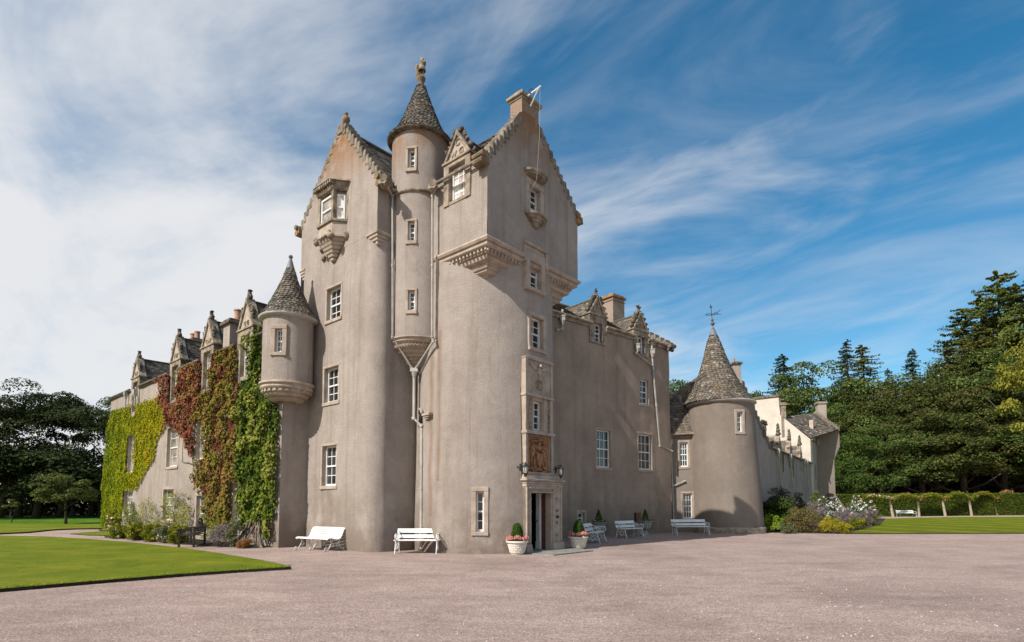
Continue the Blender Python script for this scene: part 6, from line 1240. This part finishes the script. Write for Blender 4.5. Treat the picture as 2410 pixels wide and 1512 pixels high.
P = np.array(ha) + np.outer(s_, np.array(hd_)) + np.outer(y_, np.array(hn_)) + np.outer(zz, [0, 0, 1]); Nn = np.where(topm[:, None], [[0, 0, 1]], np.array([hn_])); leaf_mesh('foliage', P, Nn + np.array([0, 0, .3]), .17, .45 + rng.normal(0, .3, n_) + .25 * topm, M['l_hedge'], hedge, jitter=.5)
plab = ['leaning post at the border end of the rose arches', 'post right of the distant white bench', 'third post along from the distant bench', 'middle post of the rose arches', 'pale leaning post left of the pink arch', 'thin post at the right edge of the picture', 'last post']
for i in range(1, 7):
    p = hp[i]; m_ = MB(); lx = [-.38, -.1, -.33, -.28, -.35, -.05][i - 1]; m_.tube([p, p + Vector((lx * .5, 0, 1.2)), p + Vector((lx, 0, 2.35))], [.16, .13, .11], 8); o = tag(m_.build('trellis_post', M['post'], None), ['rough leaning wooden post nearest the flower border, left of the distant bench', 'rough wooden post just right of the distant white bench', 'rough wooden post second to the right of the distant bench', 'rough wooden post in the middle of the hedge, third right of the bench', 'pale wooden post at the left foot of the pink-flowered arch', 'thin rough post at the right foot of the pink-flowered arch'][i - 1], 'post', 'posts of the rose arches')
for i in range(0, 7):
    a, b = hp[i], hp[i + 1]; o = thing('rose_arch', ['leafy rose arch with pale blooms beside the flower border', 'leafy arch with a few red blooms above the distant white bench', 'leafy arch with pink blooms second from the bench', 'plain green arch in the middle of the hedge', 'plain green arch left of the pink-flowered arch', 'arch thick with pink roses at the right end of the hedge', 'green arch cut off by the right edge of the photo'][i], 'rose arch', a, group='rose arches along the hedge')
    n_ = 1500; t = rng.random(n_); zc_ = 2.12 + [.3, .5, .6, .8, .9, 1.15, .6][i] * np.sin(np.pi * t) ** .8; base = np.outer(1 - t, np.array(a)) + np.outer(t, np.array(b)); P = base + rng.normal(0, .13, (n_, 3)); P[:, 2] = zc_ + rng.normal(0, .12, n_); leaf_mesh('foliage', P, np.tile([0, -.5, .8], (n_, 1)), .16, .3 + .6 * rng.random(n_), M['l_bush'], o)
    m_ = MB(); m_.tube([a.lerp(b, k / 10) + ZV * (2.08 + [.3, .5, .6, .8, .9, 1.15, .6][i] * math.sin(math.pi * k / 10) ** .8) for k in range(11)], .05, 6); m_.build('arch_wire', M['post'], o)
    nf = [30, 8, 9, 0, 3, 75, 10][i]
    if nf: t = rng.beta(.7, .7, nf); base = np.outer(1 - t, np.array(a)) + np.outer(t, np.array(b)); base[:, 2] = 2.16 + [.3, .5, .6, .8, .9, 1.15, .6][i] * np.sin(np.pi * t) ** .8 + rng.normal(0, .1, nf); base[:, 1] -= .15; P = np.repeat(base, 3, 0) + rng.normal(0, .06, (nf * 3, 3)); leaf_mesh('blossom', P, np.tile([0, -1, .3], (len(P), 1)), .15, rng.random(len(P)), M['f_pale'] if i == 0 else M['f_pink'], o, aspect=.95)
c = G(2392, 1212); o = tag(None or (lambda m: m)(MB()).build('x', M['urn'], None) if False else thing('stone_bowl', 'pale stone bowl on the grass at the foot of the pink-flowered arch', 'planter', c)); m_ = MB(); m_.lathe((c.x, c.y, 0), [(0, 0), (.5, 0), (.75, .25), (.95, .62), (1.0, .68), (.9, .7), (.85, .6), (0, .6)], 20); m_.build('bowl', M['urn'], o, smooth=True, auto=R(40)); P, Nn, T = clumps([(c.x, c.y, .8), (c.x + .3, c.y, 1.0), (c.x - .3, c.y, .8)], [.4, .35, .3], 130); leaf_mesh('foliage', P, Nn, .12, T, M['l_mid'], o)
# ================================================================== trees
def trunk_mesh(h, r, limbs, seed, lean=0.0, top=.6):
    rn = random.Random(seed); m_ = MB(); m_.tube([(0, 0, -.2), (rn.uniform(-.1, .1), 0, h * .15), (lean * .3 + rn.uniform(-.2, .2), rn.uniform(-.2, .2), h * .35), (lean, 0, h * top)], [r * 1.5, r, r * .8, r * .25], 9)
    for k in range(limbs):
        a = rn.uniform(0, 6.28); z = h * rn.uniform(.18, .5); ln = h * rn.uniform(.2, .38); e = (math.cos(a) * ln, math.sin(a) * ln, z + ln * rn.uniform(.4, .9)); m_.tube([(0, 0, z), (e[0] * .5, e[1] * .5, z + (e[2] - z) * .35), e], [r * .5, r * .32, r * .1], 6)
    return m_
def broad(name, label, m_, h, w_, seed, per=230, leaf=.38, nc=60, zc=.56, zr=.42, cr=(.11, .19), group=None, flat=.62, cat='tree', limbs=9, low=.12):
    global rng
    old = rng; rng = np.random.default_rng(seed); o = local(name, label, cat, (0, 0, 0), 0, group); cs = []; rs = []
    for k in range(nc):
        d = sph(1)[0]; u_ = .55 + .42 * rng.random() ** .6
        if d[2] < -.55: d[2] *= -.6
        wv = 1 + .22 * noise.noise(Vector((d[0] * 2 + seed, d[1] * 2, d[2] * 2))); cs.append((d[0] * w_ / 2 * u_ * wv, d[1] * w_ / 2 * u_ * wv, max(low * h, h * (zc + zr * d[2] * u_ * wv)))); rs.append(rng.uniform(*cr) * w_)
    P, Nn, T = clumps(cs, rs, per, flat, .3); leaf_mesh('crown', P, Nn, leaf * rng.uniform(.6, 1.35, len(P)), T, M[m_], o, jitter=.55); trunk_mesh(h, h * .022, limbs, seed).build('trunk', M['bark'], o, smooth=True); rng = old; return o
def conifer(name, label, m_, h, w_, seed, leaf=.42, droop=.22, whorls=26, ragged=.25, group=None, per=34, base=.08, power=.9, cat='conifer'):
    global rng
    old = rng; rng = np.random.default_rng(seed); o = local(name, label, cat, (0, 0, 0), 0, group); P = []; Nn = []; T = []; tm = MB(); tm.tube([(0, 0, -.2), (0, 0, h * .5), (0, 0, h * .97)], [h * .018, h * .011, .03], 8)
    for k in range(whorls):
        t = k / whorls; z = h * (base + (1 - base) * t); rad = w_ / 2 * ((1 - t) ** power) + .25
        for b in range(rng.integers(6, 10)):
            a = rng.uniform(0, 2 * np.pi); L_ = rad * rng.uniform(1 - ragged * 1.6, 1 + ragged); n_ = int(per * (.35 + L_ / (w_ / 2))); s_ = rng.random(n_) ** .7; dz_ = -droop * L_ * s_ ** 1.3 + .12 * L_ * s_ ** 6; sp_ = (.10 + .22 * s_) * L_ * .5 * rng.normal(0, .7, n_); zo = z + rng.uniform(-1.0, 1.0) * h / whorls
            P.append(np.stack([np.cos(a) * s_ * L_ - np.sin(a) * sp_, np.sin(a) * s_ * L_ + np.cos(a) * sp_, zo + dz_ - abs(rng.normal(0, .12, n_)) * (.4 + L_ * .12)], 1)); Nn.append(np.tile([np.cos(a) * .5, np.sin(a) * .5, .9], (n_, 1))); T.append(np.full(n_, rng.normal(.45, .15)) + rng.normal(0, .2, n_))
            if b < 3: tm.tube([(0, 0, zo), (math.cos(a) * L_ * .9, math.sin(a) * L_ * .9, zo - droop * L_ * .8)], [.06 + .004 * h * (1 - t), .02], 4)
    P = np.concatenate(P); leaf_mesh('crown', P, np.concatenate(Nn), leaf * rng.uniform(.6, 1.3, len(P)), np.concatenate(T), M[m_], o, aspect=.5, jitter=.5); tm.build('trunk', M['bark'], o); rng = old; return o
def place(proto, used, px, ytop, depth, hproto, rz=0.0, label=None, wx=1.0, group=None, base=None):
    c = RY(px, ytop, depth); s = c.z / hproto; q = proto if proto.name not in used else copy_tree(proto)
    used.add(proto.name); q.location = (c.x, depth, 0); q.rotation_euler = (0, 0, rz); q.scale = (s * wx, s * wx, s)
    if label: q['label'] = label
    if group: q['group'] = group
    return q
used = set(); gw = 'trees of the wood beyond the hedge'; gl = 'tall trees beyond the left lawn'
B1 = broad('broadleaf_tree', '', 'l_wood', 20, 17, 11, 400, .30, 86, cr=(.08, .15), group=gw, flat=.72); B2 = broad('broadleaf_tree', '', 'l_wood', 20, 18, 12, 400, .30, 92, .54, .44, (.075, .14), group=gw, flat=.68); B3 = broad('broadleaf_tree', '', 'l_mid', 10, 9, 13, 240, .26, 60, .5, .47, group=gw, low=.06)
D1 = broad('sycamore', '', 'l_left', 14, 15, 21, 330, .22, 40, .64, .36, (.075, .13), gl, .6); D2 = broad('sycamore', '', 'l_left', 14, 13, 22, 330, .22, 36, .62, .37, (.075, .13), gl, .6); D3 = broad('dark_tree', '', 'l_left', 10, 11, 23, 240, .26, 56, .48, .48, (.12, .2), gl, .7, low=.04)
F1 = conifer('fir_tree', '', 'l_fir', 26, 15, 31, .34, .22, 52, .28, gw, 62, power=.72); F2 = conifer('larch', '', 'l_larch', 26, 14, 32, .34, .14, 48, .35, gw, 60, power=.62); F3 = conifer('fir_tree', '', 'l_larch', 36, 24, 33, .50, .10, 46, .40, gw, 120, power=.58)
Y1 = broad('yellow_tree', '', 'l_yellow', 20, 9, 41, 170, .34, 60, .55, .43, (.12, .2), gw)
T_ = [  # right-hand wood, back to front
 (F1, 1842, 834, 118, 26, .3, 'dark fir rising above the white gable, leftmost conifer of the wood', .95), (B1, 1905, 862, 112, 20, 1.0, 'round-topped tree between the left fir and the dark spire', 1.0), (F1, 1992, 800, 116, 26, 1.9, 'dark fir spire, left one of the pair of spires', .72), (F2, 2030, 812, 108, 26, .5, 'brown-green larch right of the dark fir spire', .95),
 (F1, 2145, 822, 125, 26, 2.6, 'thin pale fir tip standing alone in the dip of the skyline', .7), (F1, 2088, 868, 125, 26, 3.6, 'small pale fir tip beside the larch', .6), (B2, 2080, 912, 105, 20, 2.0, 'broad green tree under the dip in the skyline', 1.1), (B1, 2140, 892, 104, 20, 3.0, 'mid green tree below the lone fir tip', 1.0), (B2, 2215, 862, 100, 20, 4.0, 'rounded tree climbing towards the giant fir', 1.0),
 (F3, 2262, 725, 104, 36, .4, 'tall ragged conifer left of the tallest one', .8), (F3, 2345, 640, 100, 36, 1.4, 'tallest ragged conifer of the wood', .85), (F3, 2305, 690, 106, 36, 3.3, 'ragged conifer between the two tallest ones', .75), (F3, 2385, 668, 110, 36, 4.6, 'ragged conifer behind the tallest one', .8), (F3, 2425, 655, 98, 36, 2.7, 'giant conifer cut by the right edge of the photo', .8), (F2, 2300, 762, 96, 26, 2.2, 'brownish larch in front of the tallest conifer', 1.0), (F2, 2228, 815, 97, 26, 4.2, 'brownish larch on the slope of the skyline', 1.0),
 (B1, 1950, 955, 96, 20, .7, 'green tree above the roof of the far block', 1.0), (B2, 2030, 960, 94, 20, 1.7, 'dark green tree left of centre in the wood', 1.0), (B1, 2115, 930, 92, 20, 2.9, 'dark spreading tree in the middle of the wood', 1.05), (B2, 2195, 900, 90, 20, 3.9, 'dark green dome below the larches', 1.05), (B1, 2280, 868, 90, 20, 4.9, 'dark green dome left of the yellow tree', 1.0), (B2, 2350, 835, 92, 20, 5.6, 'green tree behind the yellow tree', 1.0),
 (B2, 2070, 1010, 86, 20, .4, 'low spreading tree behind the start of the hedge', 1.35), (B1, 2165, 990, 85, 20, 1.4, 'low spreading tree above the distant bench', 1.4), (B2, 2260, 965, 84, 20, 2.4, 'low spreading tree above the middle of the hedge', 1.4), (B1, 2350, 955, 84, 20, 3.4, 'low spreading tree above the pink arch', 1.4), (B2, 2440, 985, 84, 20, 4.4, 'low spreading tree at the right edge of the photo', 1.4),
 (B3, 2008, 1008, 78, 10, .5, 'lighter green rounded tree beside the far block', .75), (B3, 1972, 1075, 76, 10, 2.5, 'small green tree tucked behind the far block corner', 1.0), (Y1, 2422, 775, 78, 20, .2, 'yellow-green tree at the right edge in front of the wood', .66),
 (B3, 1588, 880, 62, 10, 1.1, 'light green tree top showing between the plain range and the corner tower', .5), (B3, 1752, 905, 70, 10, 2.1, 'small tree top beside the corner tower cone', .42),
 (B1, 1870, 965, 100, 20, 5.2, 'green tree right behind the white gable', .9), (B2, 1810, 950, 115, 20, .9, 'tree low behind the white gable', .7)]
for pr, px, yt, dp, hpz, rz, lb, wx in T_: place(pr, used, px, yt, dp, hpz, rz, lb, wx, gw)
# left
TL = [(D1, 62, 906, 60, 14, .4, 'great dark sycamore with the highest crown at the left edge', 1.0), (D2, 160, 918, 62, 14, 1.4, 'great dark sycamore, second of the row beyond the lawn', 1.0), (D1, 228, 938, 64, 14, 2.6, 'dark sycamore left of the ivy-covered wall', .82), (D2, 285, 928, 60, 14, 3.8, 'dark sycamore cut off by the ivy-covered wall', .85), (D2, -40, 915, 58, 14, 5.0, 'dark sycamore cut by the left edge of the photo', 1.0),
 (D3, 10, 1040, 57, 10, .2, 'lower dark tree at the left edge beneath the sycamores', 1.5), (D3, 95, 1020, 58, 10, 1.2, 'lower dark tree below the sycamores, centre left', 1.5), (D3, 178, 1075, 60, 10, 2.2, 'lower dark tree behind the small lawn tree', 1.25), (D3, 240, 1095, 62, 10, 3.2, 'lower dark tree beside the ivy-covered corner', 1.1), (D3, -90, 1030, 60, 10, 4.0, 'lower dark tree outside the left edge', 1.4), (D3, 310, 1080, 66, 10, 4.4, 'dark tree behind the ivy-covered wall', 1.4)]
for pr, px, yt, dp, hpz, rz, lb, wx in TL: place(pr, used, px, yt, dp, hpz, rz, lb, wx, gl)
S1 = broad('young_tree', 'small olive-green tree standing alone on the far lawn', 'l_tree', 4.2, 4.2, 51, 170, .13, 40, .58, .38, (.10, .16), None, .55) ; S1.location = (G(155, 1236).x, G(155, 1236).y, 0)
S2 = broad('sapling', 'tiny thin sapling on the far lawn at the left edge', 'l_tree', 2.0, 1.1, 52, 60, .10, 12, .72, .25, (.14, .22), None, .7, limbs=3); S2.location = (G(25, 1233).x, G(25, 1233).y, 0)
# dark wood masses far behind, so that no empty horizon shows between the trunks
def mass(name, label, x0, x1, y, h, m_, n_, leaf):
    xs = rng.uniform(x0, x1, n_); hz = np.array([h * (.82 + .25 * noise.noise(Vector((a * .09, 2, 1)))) for a in xs]); z = rng.random(n_) ** .8 * hz; yy = y + rng.normal(0, 1.2, n_) + 2.2 * np.array([noise.noise(Vector((a * .25, b * .3, 5))) for a, b in zip(xs, z)]); P = np.stack([xs, yy, z], 1); T = np.array([noise.noise(Vector((a * .3, b * .35, 9))) for a, b in zip(xs, z)]) * .9 + .4 + rng.normal(0, .15, n_); tag(leaf_mesh(name, P, np.tile([0, -.8, .6], (n_, 1)), leaf, T, M[m_], None, jitter=.7), label, 'wood', kind='stuff')
mass('far_wood', 'dark far wood filling the gaps behind the trees on the right', 30, 150, 122, 24, 'l_dark', 30000, 1.0)
mass('far_undergrowth', 'dark undergrowth behind the sycamores on the left', -80, -14, 68, 5.0, 'l_dark', 22000, .5)
mass('far_undergrowth', 'dark undergrowth at the foot of the wood behind the hedge', 34, 110, 94, 9, 'l_dark', 16000, .7)
